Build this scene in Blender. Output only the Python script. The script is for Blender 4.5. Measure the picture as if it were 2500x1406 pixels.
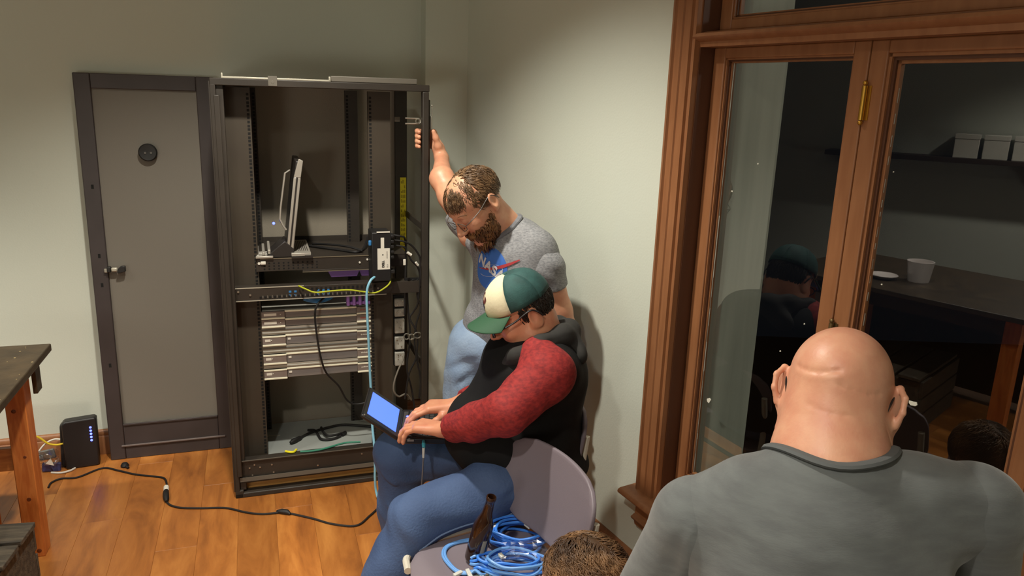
import bpy, bmesh, math, random
import numpy as np
from mathutils import Vector, Matrix
from mathutils.bvhtree import BVHTree

for o in list(bpy.data.objects):
    bpy.data.objects.remove(o)
SC = bpy.context.scene
COL = SC.collection
random.seed(7)
PI = math.pi

# ---------------------------------------------------------------- camera
CAM_H = 1.7
th = math.radians(14.3)
ro = math.atan(0.033)
fw = Vector((0, math.cos(th), -math.sin(th)))
u0 = Vector((0, math.sin(th), math.cos(th)))
r0 = Vector((1, 0, 0))
rt = r0 * math.cos(ro) + u0 * math.sin(ro)
up = -(r0 * math.sin(ro) - u0 * math.cos(ro))
cd = bpy.data.cameras.new('camera')
cam = bpy.data.objects.new('camera', cd)
COL.objects.link(cam)
mw = Matrix((rt, up, -fw)).transposed().to_4x4()
mw.translation = (0, 0, CAM_H)
cam.matrix_world = mw
cd.sensor_fit = 'HORIZONTAL'
cd.sensor_width = 36
cd.lens = 1861.0 / 2500 * 36
cd.clip_start = 0.02
SC.camera = cam

# ---------------------------------------------------------------- world, lamps, exposure
wd = bpy.data.worlds.new('night')
SC.world = wd
wd.use_nodes = True
bgn = wd.node_tree.nodes['Background']
bgn.inputs[0].default_value = (0.010, 0.011, 0.014, 1)
bgn.inputs[1].default_value = 0.15
SC.view_settings.view_transform = 'Standard'
SC.view_settings.look = 'None'
SC.view_settings.exposure = 0.85
SC.view_settings.gamma = 1.0
SC.view_settings.use_curve_mapping = False
CEIL = 2.9


def spot(name, loc, power, angle, blend, radius, color=(1.0, 0.945, 0.82), aim=None):
    l = bpy.data.lights.new(name, 'SPOT')
    l.energy = power
    l.spot_size = math.radians(angle)
    l.spot_blend = blend
    l.shadow_soft_size = radius
    l.color = color
    o = bpy.data.objects.new(name, l)
    o.location = loc
    if aim is not None:
        o.rotation_euler = (Vector(aim) - Vector(loc)).to_track_quat('-Z', 'Y').to_euler()
    COL.objects.link(o)
    return o


# recessed ceiling downlights of the room (housings are outside the frame)
spot('downlight_lamp', (-0.72, 2.05, CEIL - 0.03), 120, 112, 0.60, 0.055)
spot('downlight_lamp', (-2.30, 1.55, CEIL - 0.03), 80, 95, 0.70, 0.055)
spot('downlight_lamp', (-0.70, 0.10, CEIL - 0.03), 88, 150, 1.0, 0.055)
spot('downlight_lamp', (-3.4, 0.6, CEIL - 0.03), 190, 122, 0.6, 0.055)
spot('downlight_lamp', (-1.3, -0.9, CEIL - 0.03), 60, 118, 0.85, 0.055)
# fill light added behind the camera to lift the dim walls and fronts
pl_ = bpy.data.lights.new('fill_light', 'POINT')
pl_.energy = 22
pl_.shadow_soft_size = 0.30
pl_.color = (1.0, 0.95, 0.84)
po_ = bpy.data.objects.new('fill_light', pl_)
po_.location = (-1.3, -0.9, 1.15)
COL.objects.link(po_)
# added light outside the window that brightens its outer reveal
al_ = bpy.data.lights.new('reveal_fill_light', 'POINT')
al_.energy = 4.6
al_.shadow_soft_size = 0.08
al_.color = (1.0, 0.98, 0.88)
ao_ = bpy.data.objects.new('reveal_fill_light', al_)
ao_.location = (2.22, 1.73, 2.3)      # right of the window, beyond the outer wall face
COL.objects.link(ao_)


# ---------------------------------------------------------------- materials
def lin(c):
    return tuple(((x / 255) / 12.92 if x / 255 <= 0.04045 else ((x / 255 + 0.055) / 1.055) ** 2.4) for x in c)


MATS = {}


def mat(name, rgb, rough=0.6, metal=0.0, var=0.0, vscale=8.0, bump=0.0, bscale=60.0, stretch=(1, 1, 1),
        rgb2=None, spec=0.5, emit=None, estr=0.0, sub=0.0, coat=0.0, detail=3.0, coords='Object', lo=0.35, hi=0.65, distort=0.0, sheen=0.0):
    m = bpy.data.materials.new(name)
    m.use_nodes = True
    nt = m.node_tree
    b = nt.nodes['Principled BSDF']
    c = lin(rgb) + (1,)
    b.inputs['Base Color'].default_value = c
    b.inputs['Roughness'].default_value = rough
    b.inputs['Metallic'].default_value = metal
    b.inputs['Specular IOR Level'].default_value = spec
    if sub:
        b.inputs['Subsurface Weight'].default_value = sub
        b.inputs['Subsurface Radius'].default_value = (1.0, 0.35, 0.2)
        b.inputs['Subsurface Scale'].default_value = 0.006
    if coat:
        b.inputs['Coat Weight'].default_value = coat
        b.inputs['Coat Roughness'].default_value = 0.2
    if sheen:
        b.inputs['Sheen Weight'].default_value = sheen
    if emit:
        b.inputs['Emission Color'].default_value = lin(emit) + (1,)
        b.inputs['Emission Strength'].default_value = estr
    if rgb2 or bump:
        tc = nt.nodes.new('ShaderNodeTexCoord')
        mp = nt.nodes.new('ShaderNodeMapping')
        mp.inputs['Scale'].default_value = stretch
        nt.links.new(tc.outputs[coords], mp.inputs['Vector'])
    if rgb2:
        n = nt.nodes.new('ShaderNodeTexNoise')
        n.inputs['Scale'].default_value = vscale
        n.inputs['Detail'].default_value = detail
        n.inputs['Distortion'].default_value = distort
        nt.links.new(mp.outputs[0], n.inputs['Vector'])
        r = nt.nodes.new('ShaderNodeValToRGB')
        r.color_ramp.elements[0].position = lo
        r.color_ramp.elements[1].position = hi
        r.color_ramp.elements[0].color = c
        r.color_ramp.elements[1].color = lin(rgb2) + (1,)
        nt.links.new(n.outputs['Fac'], r.inputs[0])
        nt.links.new(r.outputs[0], b.inputs['Base Color'])
    if bump:
        n2 = nt.nodes.new('ShaderNodeTexNoise')
        n2.inputs['Scale'].default_value = bscale
        n2.inputs['Detail'].default_value = 4
        nt.links.new(mp.outputs[0], n2.inputs['Vector'])
        bp = nt.nodes.new('ShaderNodeBump')
        bp.inputs['Strength'].default_value = bump
        bp.inputs['Distance'].default_value = 0.01
        nt.links.new(n2.outputs['Fac'], bp.inputs['Height'])
        nt.links.new(bp.outputs[0], b.inputs['Normal'])
    MATS[name] = m
    return m


def glass_mat(name, tint, gloss, rough=0.02, fresnel=True, ior=1.5):
    m = bpy.data.materials.new(name)
    m.use_nodes = True
    nt = m.node_tree
    for n in list(nt.nodes):
        nt.nodes.remove(n)
    out = nt.nodes.new('ShaderNodeOutputMaterial')
    mx = nt.nodes.new('ShaderNodeMixShader')
    tr = nt.nodes.new('ShaderNodeBsdfTransparent')
    tr.inputs[0].default_value = tint + (1,)
    gl = nt.nodes.new('ShaderNodeBsdfGlossy')
    gl.inputs['Roughness'].default_value = rough
    gl.inputs['Color'].default_value = (gloss, gloss, gloss, 1)
    fr = nt.nodes.new('ShaderNodeFresnel')
    fr.inputs['IOR'].default_value = ior
    ge = nt.nodes.new('ShaderNodeNewGeometry')
    mm = nt.nodes.new('ShaderNodeMath')
    mm.operation = 'SUBTRACT'
    mm.inputs[0].default_value = 1.0
    nt.links.new(ge.outputs['Backfacing'], mm.inputs[1])
    mu = nt.nodes.new('ShaderNodeMath')
    mu.operation = 'MULTIPLY'
    nt.links.new(fr.outputs[0], mu.inputs[0])
    nt.links.new(mm.outputs[0], mu.inputs[1])
    nt.links.new(mu.outputs[0], mx.inputs[0])
    nt.links.new(tr.outputs[0], mx.inputs[1])
    nt.links.new(gl.outputs[0], mx.inputs[2])
    nt.links.new(mx.outputs[0], out.inputs[0])
    MATS[name] = m
    return m


# ---------------------------------------------------------------- mesh builder
class MB:
    def __init__(s):
        s.v = []
        s.f = []

    def add(s, vs, fs):
        n = len(s.v)
        s.v += [tuple(p) for p in vs]
        s.f += [tuple(i + n for i in q) for q in fs]
        return s

    def box(s, x0, x1, y0, y1, z0, z1, M=None):
        vs = [Vector((x, y, z)) for x in (x0, x1) for y in (y0, y1) for z in (z0, z1)]
        if M is not None:
            vs = [M @ p for p in vs]
        return s.add(vs, [(0, 1, 3, 2), (4, 6, 7, 5), (0, 4, 5, 1), (2, 3, 7, 6), (0, 2, 6, 4), (1, 5, 7, 3)])

    def obox(s, c, d, M=None):
        x, y, z = (k / 2 for k in d)
        R = Matrix.Translation(Vector(c)) @ (M.to_4x4() if M is not None else Matrix.Identity(4))
        return s.box(-x, x, -y, y, -z, z, R)

    def ring_sweep(s, rings, closed=False, caps=True):
        n = len(rings[0])
        vs = [p for r in rings for p in r]
        fs = []
        m = len(rings)
        for i in range(m if closed else m - 1):
            j = (i + 1) % m
            for k in range(n):
                l = (k + 1) % n
                fs.append((i * n + k, i * n + l, j * n + l, j * n + k))
        if caps and not closed:
            fs.append(tuple(range(n - 1, -1, -1)))
            fs.append(tuple((m - 1) * n + k for k in range(n)))
        return s.add(vs, fs)

    def tube(s, pts, r, n=8, closed=False, rad=None, flat=None):
        pts = [Vector(p) for p in pts]
        m = len(pts)
        rings = []
        t0 = None
        nrm = None
        for i in range(m):
            if closed:
                t = pts[(i + 1) % m] - pts[i - 1]
            else:
                t = pts[min(i + 1, m - 1)] - pts[max(i - 1, 0)]
            if t.length < 1e-9:
                t = Vector((0, 0, 1))
            t.normalize()
            if nrm is None:
                a = Vector((0, 0, 1)) if abs(t.z) < 0.9 else Vector((1, 0, 0))
                nrm = (a - t * a.dot(t)).normalized()
            else:
                q = t0.rotation_difference(t)
                nrm = q @ nrm
                nrm = (nrm - t * nrm.dot(t)).normalized()
            t0 = t
            bn = t.cross(nrm)
            rr = rad[i] if rad else r
            fl = flat if flat else 1.0
            rings.append([pts[i] + (nrm * math.cos(2 * PI * k / n) * fl + bn * math.sin(2 * PI * k / n)) * rr for k in range(n)])
        return s.ring_sweep(rings, closed)

    def cyl(s, a, b, r, r2=None, n=16):
        return s.tube([a, b], r, n, rad=[r, r if r2 is None else r2])

    def lathe(s, prof, M=None, n=24):
        M = M if M is not None else Matrix.Identity(4)
        rings = [[M @ Vector((max(r, 1e-5) * math.cos(2 * PI * k / n), max(r, 1e-5) * math.sin(2 * PI * k / n), z)) for k in range(n)] for r, z in prof]
        return s.ring_sweep(rings)

    def prism(s, poly, a, b, axis='z', M=None):
        def P(p, h):
            q = {'z': (p[0], p[1], h), 'y': (p[0], h, p[1]), 'x': (h, p[0], p[1])}[axis]
            return (M @ Vector(q)) if M is not None else Vector(q)
        n = len(poly)
        vs = [P(p, a) for p in poly] + [P(p, b) for p in poly]
        fs = [tuple(range(n - 1, -1, -1)), tuple(range(n, 2 * n))]
        fs += [(i, (i + 1) % n, n + (i + 1) % n, n + i) for i in range(n)]
        return s.add(vs, fs)

    def sphere(s, c, r, n=14, R=None):
        if not hasattr(r, '__len__'):
            r = (r, r, r)
        c = Vector(c)
        rings = []
        for i in range(n // 2 + 1):
            a = PI * i / (n // 2)
            ring = []
            for k in range(n):
                p = Vector((r[0] * max(math.sin(a), 1e-4) * math.cos(2 * PI * k / n), r[1] * max(math.sin(a), 1e-4) * math.sin(2 * PI * k / n), -r[2] * math.cos(a)))
                ring.append(c + (R @ p if R is not None else p))
            rings.append(ring)
        return s.ring_sweep(rings)

    def build(s, name, m, parent=None, smooth=True, bevel=0.0, seg=2, ang=35, kind=None, label=None):
        me = bpy.data.meshes.new(name)
        me.from_pydata(s.v, [], s.f)
        bm = bmesh.new()
        bm.from_mesh(me)
        bmesh.ops.recalc_face_normals(bm, faces=bm.faces)
        bm.to_mesh(me)
        bm.free()
        return link_mesh(name, me, m, parent, smooth, bevel, seg, ang, kind, label)


def link_mesh(name, me, m, parent=None, smooth=True, bevel=0.0, seg=2, ang=35, kind=None, label=None):
    for q in (m if isinstance(m, (list, tuple)) else [m]):
        me.materials.append(q)
    o = bpy.data.objects.new(name, me)
    COL.objects.link(o)
    if parent is not None:
        o.parent = parent
    if smooth:
        me.polygons.foreach_set('use_smooth', [True] * len(me.polygons))
        if ang < 180:
            me.set_sharp_from_angle(angle=math.radians(ang))
    if bevel:
        b = o.modifiers.new('bevel', 'BEVEL')
        b.width = bevel
        b.segments = seg
        b.limit_method = 'ANGLE'
        b.angle_limit = math.radians(40)
    if kind:
        o['kind'] = kind
    if label:
        o['label'] = label
    return o


def thing(name, label, cat, loc=(0, 0, 0), rotz=0.0, group=None, M=None, kind=None):
    o = bpy.data.objects.new(name, None)
    o.empty_display_size = 0.05
    COL.objects.link(o)
    if M is not None:
        o.matrix_world = M
    else:
        o.location = loc
        o.rotation_euler = (0, 0, rotz)
    if label:
        o['label'] = label
    if cat:
        o['category'] = cat
    if group:
        o['group'] = group
    if kind:
        o['kind'] = kind
    return o


def tag(o, label, cat, group=None, kind=None):
    o['label'] = label
    o['category'] = cat
    if group:
        o['group'] = group
    if kind:
        o['kind'] = kind
    return o


def dup(root, loc=None, rotz=None, label=None, group=None):
    def cp(o, par):
        c = o.copy()
        COL.objects.link(c)
        c.parent = par
        for ch in [x for x in bpy.data.objects if x.parent is o]:
            cp(ch, c)
        return c
    r = cp(root, None)
    if loc is not None:
        r.location = loc
    if rotz is not None:
        r.rotation_euler = (0, 0, rotz)
    if label:
        r['label'] = label
    if group:
        r['group'] = group
    return r


def smooth_path(pts, sub=8, closed=False):
    pts = [Vector(p) for p in pts]
    n = len(pts)
    out = []
    rng = range(n if closed else n - 1)
    for i in rng:
        p1, p2 = pts[i], pts[(i + 1) % n]
        p0 = pts[i - 1] if (closed or i > 0) else p1 * 2 - p2
        p3 = pts[(i + 2) % n] if (closed or i + 2 < n) else p2 * 2 - p1
        for k in range(sub):
            t = k / sub
            out.append(0.5 * ((2 * p1) + (p2 - p0) * t + (2 * p0 - 5 * p1 + 4 * p2 - p3) * t * t + (3 * p1 - p0 - 3 * p2 + p3) * t ** 3))
    if not closed:
        out.append(pts[-1])
    return out


# ---------------------------------------------------------------- implicit surfaces -> one continuous mesh
class SDF:
    def __init__(s, h):
        s.h = h
        s.ops = []
        s.M = np.eye(3)
        s.t = np.zeros(3)
        s.lo = np.full(3, 1e9)
        s.hi = np.full(3, -1e9)

    def frame(s, M=None, t=None):
        s.M = np.eye(3) if M is None else np.array(M, float)
        s.t = np.zeros(3) if t is None else np.array(t, float)

    def w(s, p):
        return s.M @ np.array(p, float) + s.t

    def _grow(s, lo, hi):
        s.lo = np.minimum(s.lo, lo)
        s.hi = np.maximum(s.hi, hi)

    def cap(s, a, b, ra, rb=None, k=0.02):
        rb = ra if rb is None else rb
        a, b = s.w(a), s.w(b)
        R = max(ra, rb)
        lo, hi = np.minimum(a, b) - R, np.maximum(a, b) + R
        s._grow(lo, hi)
        s.ops.append(('cap', lo, hi, k, (a, b, ra, rb)))
        return s

    def chain(s, pts, rads, k=0.02):
        for i in range(len(pts) - 1):
            s.cap(pts[i], pts[i + 1], rads[i], rads[i + 1], k)
        return s

    def ell(s, c, r, k=0.02, R=None, neg=False):
        M = s.M if R is None else s.M @ np.array(R, float)
        c = s.w(c)
        r = np.array(r, float)
        ext = np.sqrt(((M * r) ** 2).sum(1))
        lo, hi = c - ext, c + ext
        if not neg:
            s._grow(lo, hi)
        s.ops.append(('ellneg' if neg else 'ell', lo, hi, k, (c, r, M)))
        return s

    def capneg(s, a, b, ra, rb=None, k=0.01):
        rb = ra if rb is None else rb
        a, b = s.w(a), s.w(b)
        R = max(ra, rb)
        s.ops.append(('capneg', np.minimum(a, b) - R, np.maximum(a, b) + R, k, (a, b, ra, rb)))
        return s

    def fold(s, a, b, wd, amp):
        a, b = s.w(a), s.w(b)
        s.ops.append(('fold', np.minimum(a, b) - 3 * wd, np.maximum(a, b) + 3 * wd, 0.0, (a, b, wd, amp)))
        return s

    def plane_cut(s, p, n, k=0.006):
        # removes everything on the +n side
        p = s.w(p)
        n = s.M @ np.array(n, float)
        n /= np.linalg.norm(n)
        s.ops.append(('cut', None, None, k, (p, n)))
        return s

    def wave(s, fn):
        s.ops.append(('wave', None, None, 0, fn))
        return s

    def mesh(s):
        h = s.h
        lo = s.lo - 4 * h
        hi = s.hi + 4 * h
        n = np.ceil((hi - lo) / h).astype(int) + 1
        ax = [(lo[i] + h * np.arange(n[i])).astype(np.float32) for i in range(3)]
        F = np.full(n, 1.0, np.float32)
        for kind, l, u, k, q in s.ops:
            if l is None:
                sl = (slice(None),) * 3
            else:
                m = k + 4 * h
                i0 = np.maximum(np.floor((l - m - lo) / h).astype(int), 0)
                i1 = np.minimum(np.ceil((u + m - lo) / h).astype(int) + 1, n)
                if (i1 <= i0).any():
                    continue
                sl = tuple(slice(i0[i], i1[i]) for i in range(3))
            X = ax[0][sl[0]][:, None, None]
            Y = ax[1][sl[1]][None, :, None]
            Z = ax[2][sl[2]][None, None, :]
            f = F[sl]
            if kind in ('cap', 'capneg', 'fold'):
                a, b = q[0], q[1]
                ab = b - a
                L = max(float(ab @ ab), 1e-12)
                px, py, pz = X - a[0], Y - a[1], Z - a[2]
                t = np.clip((px * ab[0] + py * ab[1] + pz * ab[2]) / L, 0, 1)
                d = np.sqrt((px - t * ab[0]) ** 2 + (py - t * ab[1]) ** 2 + (pz - t * ab[2]) ** 2)
                if kind == 'fold':
                    F[sl] = f - q[3] * np.exp(-(d / q[2]) ** 2) * np.sin(np.pi * (0.08 + 0.84 * t))
                    continue
                d = d - (q[2] + (q[3] - q[2]) * t)
            elif kind in ('ell', 'ellneg'):
                c, r, M = q
                px, py, pz = X - c[0], Y - c[1], Z - c[2]
                k0 = 0
                k1 = 0
                for i in range(3):
                    e = (px * M[0, i] + py * M[1, i] + pz * M[2, i])
                    k0 = k0 + (e / r[i]) ** 2
                    k1 = k1 + (e / r[i] ** 2) ** 2
                k0 = np.sqrt(k0)
                k1 = np.sqrt(k1) + 1e-9
                d = k0 * (k0 - 1) / k1
            elif kind == 'cut':
                p, nn = q
                d = -((X - p[0]) * nn[0] + (Y - p[1]) * nn[1] + (Z - p[2]) * nn[2])
                g = -d
                hh = np.maximum(k - np.abs(f - g), 0) / k
                F[sl] = np.maximum(f, g) + hh * hh * k * 0.25
                continue
            elif kind == 'wave':
                F[sl] = f - q(X, Y, Z)
                continue
            if kind.endswith('neg'):
                g = -d
                hh = np.maximum(k - np.abs(f - g), 0) / max(k, 1e-6)
                F[sl] = np.maximum(f, g) + hh * hh * k * 0.25
            else:
                hh = np.maximum(k - np.abs(f - d), 0) / max(k, 1e-6)
                F[sl] = np.minimum(f, d) - hh * hh * k * 0.25
        return nets(F, lo, h)

    def build(s, name, m, parent=None, kind=None, label=None):
        V, Q = s.mesh()
        return np_obj(name, V, Q, m, parent, kind, label)


def nets(F, lo, h):
    S = F < 0
    n = np.array(F.shape)
    cnt = np.zeros(n - 1, np.int8)
    for dx in (0, 1):
        for dy in (0, 1):
            for dz in (0, 1):
                cnt += S[dx:n[0] - 1 + dx, dy:n[1] - 1 + dy, dz:n[2] - 1 + dz]
    act = np.argwhere((cnt > 0) & (cnt < 8))
    idx = np.full(n - 1, -1, np.int32)
    idx[tuple(act.T)] = np.arange(len(act))
    acc = np.zeros((len(act), 3))
    num = np.zeros(len(act))
    cs = [np.array((i, j, k)) for i in (0, 1) for j in (0, 1) for k in (0, 1)]
    for c in cs:
        for a in range(3):
            if c[a] == 1:
                continue
            e = c.copy()
            e[a] = 1
            f0 = F[tuple((act + c).T)]
            f1 = F[tuple((act + e).T)]
            m = (f0 < 0) != (f1 < 0)
            t = f0[m] / (f0[m] - f1[m])
            p = np.tile(c.astype(float), (m.sum(), 1))
            p[:, a] += t
            acc[m] += p
            num[m] += 1
    V = (act + acc / np.maximum(num, 1)[:, None]) * h + lo
    quads = []
    for a in range(3):
        b, c = (a + 1) % 3, (a + 2) % 3
        sl0 = [slice(None)] * 3
        sl1 = [slice(None)] * 3
        sl0[a] = slice(0, -1)
        sl1[a] = slice(1, None)
        s0, s1 = S[tuple(sl0)], S[tuple(sl1)]
        E = np.argwhere(s0 != s1)
        E = E[(E[:, b] > 0) & (E[:, c] > 0) & (E[:, b] < n[b] - 1) & (E[:, c] < n[c] - 1)]
        inside = s0[tuple(E.T)]
        def cell(db, dc):
            q = E.copy()
            q[:, b] += db
            q[:, c] += dc
            return idx[tuple(q.T)]
        q = np.stack([cell(-1, -1), cell(0, -1), cell(0, 0), cell(-1, 0)], 1)
        q[~inside] = q[~inside][:, ::-1]
        quads.append(q)
    Q = np.concatenate(quads)
    Q = Q[(Q >= 0).all(1)]
    return V, Q


def np_mesh(name, V, Q):
    me = bpy.data.meshes.new(name)
    me.vertices.add(len(V))
    me.vertices.foreach_set('co', np.asarray(V, np.float32).ravel())
    me.loops.add(Q.size)
    me.loops.foreach_set('vertex_index', Q.astype(np.int32).ravel())
    me.polygons.add(len(Q))
    me.polygons.foreach_set('loop_start', np.arange(0, Q.size, Q.shape[1], dtype=np.int32))
    me.polygons.foreach_set('loop_total', np.full(len(Q), Q.shape[1], np.int32))
    me.update(calc_edges=True)
    me.validate()
    return me


def np_obj(name, V, Q, m, parent=None, kind=None, label=None):
    me = np_mesh(name, V, Q)
    return link_mesh(name, me, m, parent, True, ang=180, kind=kind, label=label)


def join_parts(parts):
    Vs, Qs, n = [], [], 0
    for V, Q in parts:
        Vs.append(V)
        Qs.append(Q + n)
        n += len(V)
    return np.concatenate(Vs), np.concatenate(Qs)


# ---------------------------------------------------------------- frames of the place
RK_ANG = math.atan2(0.324, 0.946)           # the rack and the back wall run along this direction
RK_O = Vector((-1.1284, 2.9023, 0.0))       # front left foot of the rack
RKM = Matrix.Translation(RK_O) @ Matrix.Rotation(RK_ANG, 4, 'Z')
WL_ANG = math.atan2(-0.8779, 0.4788)        # the window wall: x towards the camera, y outwards
WL_O = Vector((-0.272, 3.785, 0.0))
WLM = Matrix.Translation(WL_O) @ Matrix.Rotation(WL_ANG, 4, 'Z')


def rk(x, y, z=0.0):
    return RKM @ Vector((x, y, z))


def wl(s, d, z=0.0):
    return WLM @ Vector((s, d, z))


def inframe(mb, M):
    mb.v = [tuple(M @ Vector(p)) for p in mb.v]
    return mb

# ================================================================= THE SETTING
WALL = mat('wall_paint', (203, 208, 196), 0.75, bump=0.06, bscale=140)
CEILM = mat('ceiling_paint', (215, 212, 202), 0.85)
WOODB = mat('brown_trim_paint', (150, 101, 66), 0.42, rgb2=(138, 90, 57), vscale=14, stretch=(3, 3, 0.4), bump=0.03, bscale=50)
WOODD = mat('shaded_jamb_brown', (86, 52, 33), 0.5)  # trim brown darkened, shade of the window recess put into the colour
SUBF = mat('sub_floor', (70, 44, 24), 0.8)

# floor planks -----------------------------------------------------
PL = bpy.data.materials.new('mottled_laminate')
PL.use_nodes = True
nt = PL.node_tree
b = nt.nodes['Principled BSDF']
b.inputs['Roughness'].default_value = 0.38
tc = nt.nodes.new('ShaderNodeTexCoord')
oi = nt.nodes.new('ShaderNodeObjectInfo')
vm = nt.nodes.new('ShaderNodeVectorMath')
vm.operation = 'MULTIPLY_ADD'
cb = nt.nodes.new('ShaderNodeCombineXYZ')
for i in range(3):
    nt.links.new(oi.outputs['Random'], cb.inputs[i])
vm.inputs[1].default_value = (1, 1, 1)
sc = nt.nodes.new('ShaderNodeVectorMath')
sc.operation = 'SCALE'
sc.inputs['Scale'].default_value = 37.0
nt.links.new(cb.outputs[0], sc.inputs[0])
ad = nt.nodes.new('ShaderNodeVectorMath')
ad.operation = 'ADD'
nt.links.new(tc.outputs['Object'], ad.inputs[0])
nt.links.new(sc.outputs[0], ad.inputs[1])
mp = nt.nodes.new('ShaderNodeMapping')
mp.inputs['Scale'].default_value = (1.0, 0.22, 1.0)
nt.links.new(ad.outputs[0], mp.inputs[0])
n1 = nt.nodes.new('ShaderNodeTexNoise')
n1.inputs['Scale'].default_value = 9
n1.inputs['Detail'].default_value = 6
n1.inputs['Distortion'].default_value = 0.5
n1.inputs['Roughness'].default_value = 0.62
nt.links.new(mp.outputs[0], n1.inputs['Vector'])
rp = nt.nodes.new('ShaderNodeValToRGB')
els = rp.color_ramp.elements
els[0].position = 0.30
els[0].color = lin((128, 74, 34)) + (1,)
els[1].position = 0.72
els[1].color = lin((202, 134, 66)) + (1,)
e = els.new(0.5)
e.color = lin((172, 106, 48)) + (1,)
nt.links.new(n1.outputs['Fac'], rp.inputs[0])
hs = nt.nodes.new('ShaderNodeHueSaturation')
mr = nt.nodes.new('ShaderNodeMapRange')
mr.inputs['To Min'].default_value = 0.84
mr.inputs['To Max'].default_value = 1.12
nt.links.new(oi.outputs['Random'], mr.inputs['Value'])
nt.links.new(mr.outputs[0], hs.inputs['Value'])
nt.links.new(rp.outputs[0], hs.inputs['Color'])
nt.links.new(hs.outputs[0], b.inputs['Base Color'])

mb = MB()
mb.box(-7, 4, -5, 5.5, -0.10, -0.013)
floor = mb.build('floor', SUBF, kind='structure', smooth=False)
floor['label'] = 'floor of mottled orange brown wood planks'
PWID, PLEN = 0.146, 1.22
plank_me = None
for i in range(-10, 9):
    off = (i * 0.47) % PLEN
    for j in range(-3, 2):
        x0 = i * PWID
        y1 = 0.62 - j * PLEN + off - PLEN
        y0 = y1 - PLEN
        if y0 > 0.55 or y1 < -2.6:
            continue
        if plank_me is None:
            mb = MB()
            mb.box(0.0002, PWID - 0.0002, 0.0002, PLEN - 0.0002, -0.012, 0)
            o = mb.build('plank', PL, floor, smooth=False, bevel=0.0006, seg=1)
            plank_me = o.data
        else:
            o = bpy.data.objects.new('plank', plank_me)
            COL.objects.link(o)
            o.parent = floor
            bv = o.modifiers.new('bevel', 'BEVEL')
            bv.width = 0.0006
            bv.segments = 1
        o.matrix_local = RKM @ Matrix.Translation((x0, y0, 0))

# ceiling and walls -------------------------------------------------
mb = MB()
mb.box(-6.5, 3.5, -4.5, 5.2, CEIL, CEIL + 0.1)
ceil_ = mb.build('ceiling', CEILM, kind='structure', smooth=False)

mb = inframe(MB().box(-1.44, 1.25, 0.60, 0.74, 0, CEIL), RKM)
wall_back = mb.build('wall_back', WALL, kind='structure', smooth=False)
mb = inframe(MB().box(0.905, 1.30, 0.50, 0.62, 0, CEIL), RKM)
pil = mb.build('trim_1', WALL, kind='structure', smooth=False)
pil['label'] = 'plain boxed corner of the painted wall behind the rack'

W0, W1, WZ0, WZ1 = 1.657, 2.735, 0.372, 2.46
mb = MB()
mb.box(-0.3, W0, 0, 0.36, 0, CEIL)
mb.box(W1, 6.2, 0, 0.36, 0, CEIL)
mb.box(W0, W1, 0, 0.36, 0, WZ0)
mb.box(W0, W1, 0, 0.36, WZ1, CEIL)
wall_right = inframe(mb, WLM).build('wall_right', WALL, kind='structure', smooth=False)

wall_left = MB().box(-4.75, -4.6, -2.2, 4.6, 0, CEIL).build('wall_left', WALL, kind='structure', smooth=False)
wall_front = MB().box(-4.7, 2.9, -2.35, -2.2, 0, CEIL).build('wall_front', WALL, kind='structure', smooth=False)

# baseboards
def board(name, M, x0, x1, y, zt=0.12):
    # profile in y (towards the room is -y) and z
    poly = [(y, 0), (y - 0.018, 0), (y - 0.018, zt - 0.035), (y - 0.013, zt - 0.028), (y - 0.016, zt - 0.018), (y - 0.010, zt - 0.006), (y - 0.004, zt), (y, zt)]
    mb = MB().prism(poly, x0, x1, 'x')
    mb.v = [tuple(M @ Vector(p)) for p in mb.v]
    return mb.build(name, WOODB, kind='structure', ang=50)


board('baseboard_back', RKM, -1.44, 0.905, 0.60)
board('baseboard_right', WLM, 0.02, 6.0, 0.0)
mb = MB()

# ---------------------------------------------------------------- window
win = thing('window_1', 'tall brown framed casement window with dark night glass', None, M=WLM.copy(), kind='structure')


def casing_profile(x0, sgn):
    # x0 outer edge, moves inward by sgn ; y negative = proud of the wall
    q = [(0, 0), (0, -0.022), (0.012, -0.026), (0.016, -0.018), (0.022, -0.018), (0.025, -0.022), (0.046, -0.022), (0.049, -0.017),
         (0.053, -0.017), (0.056, -0.021), (0.082, -0.021), (0.085, -0.012), (0.094, -0.010), (0.098, -0.018), (0.104, -0.018), (0.106, 0.0)]
    return [(x0 + sgn * a, b_) for a, b_ in q]


MB().prism(casing_profile(1.555, 1), 0.382, 2.56, 'z').build('casing', WOODB, win, ang=30)
MB().prism(casing_profile(2.838, -1), 0.382, 2.56, 'z').build('casing', WOODB, win, ang=30)
mb = MB()
prof = [(p[1], p[0]) for p in casing_profile(2.56, -1)]
mb.prism(prof, 1.57, 2.823, 'x').build('head_casing', WOODB, win, ang=30)
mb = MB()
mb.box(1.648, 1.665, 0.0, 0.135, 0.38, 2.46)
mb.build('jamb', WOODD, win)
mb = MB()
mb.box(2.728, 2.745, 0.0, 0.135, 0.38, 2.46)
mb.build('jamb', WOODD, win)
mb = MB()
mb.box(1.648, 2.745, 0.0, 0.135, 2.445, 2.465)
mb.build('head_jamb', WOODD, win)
mb = MB()
mb.prism([(0.14, 0.358), (-0.066, 0.358), (-0.076, 0.364), (-0.079, 0.370), (-0.076, 0.377), (-0.068, 0.381), (0.14, 0.386)], 1.528, 2.865, 'x')
mb.build('sill', WOODB, win, ang=50)
mb = MB()
mb.prism([(0, 0.245), (-0.020, 0.245), (-0.024, 0.262), (-0.036, 0.272), (-0.040, 0.280), (-0.030, 0.286), (-0.022, 0.290), (-0.020, 0.330), (-0.028, 0.338), (-0.044, 0.346), (-0.050, 0.358), (0, 0.358)], 1.563, 2.83, 'x')
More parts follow.
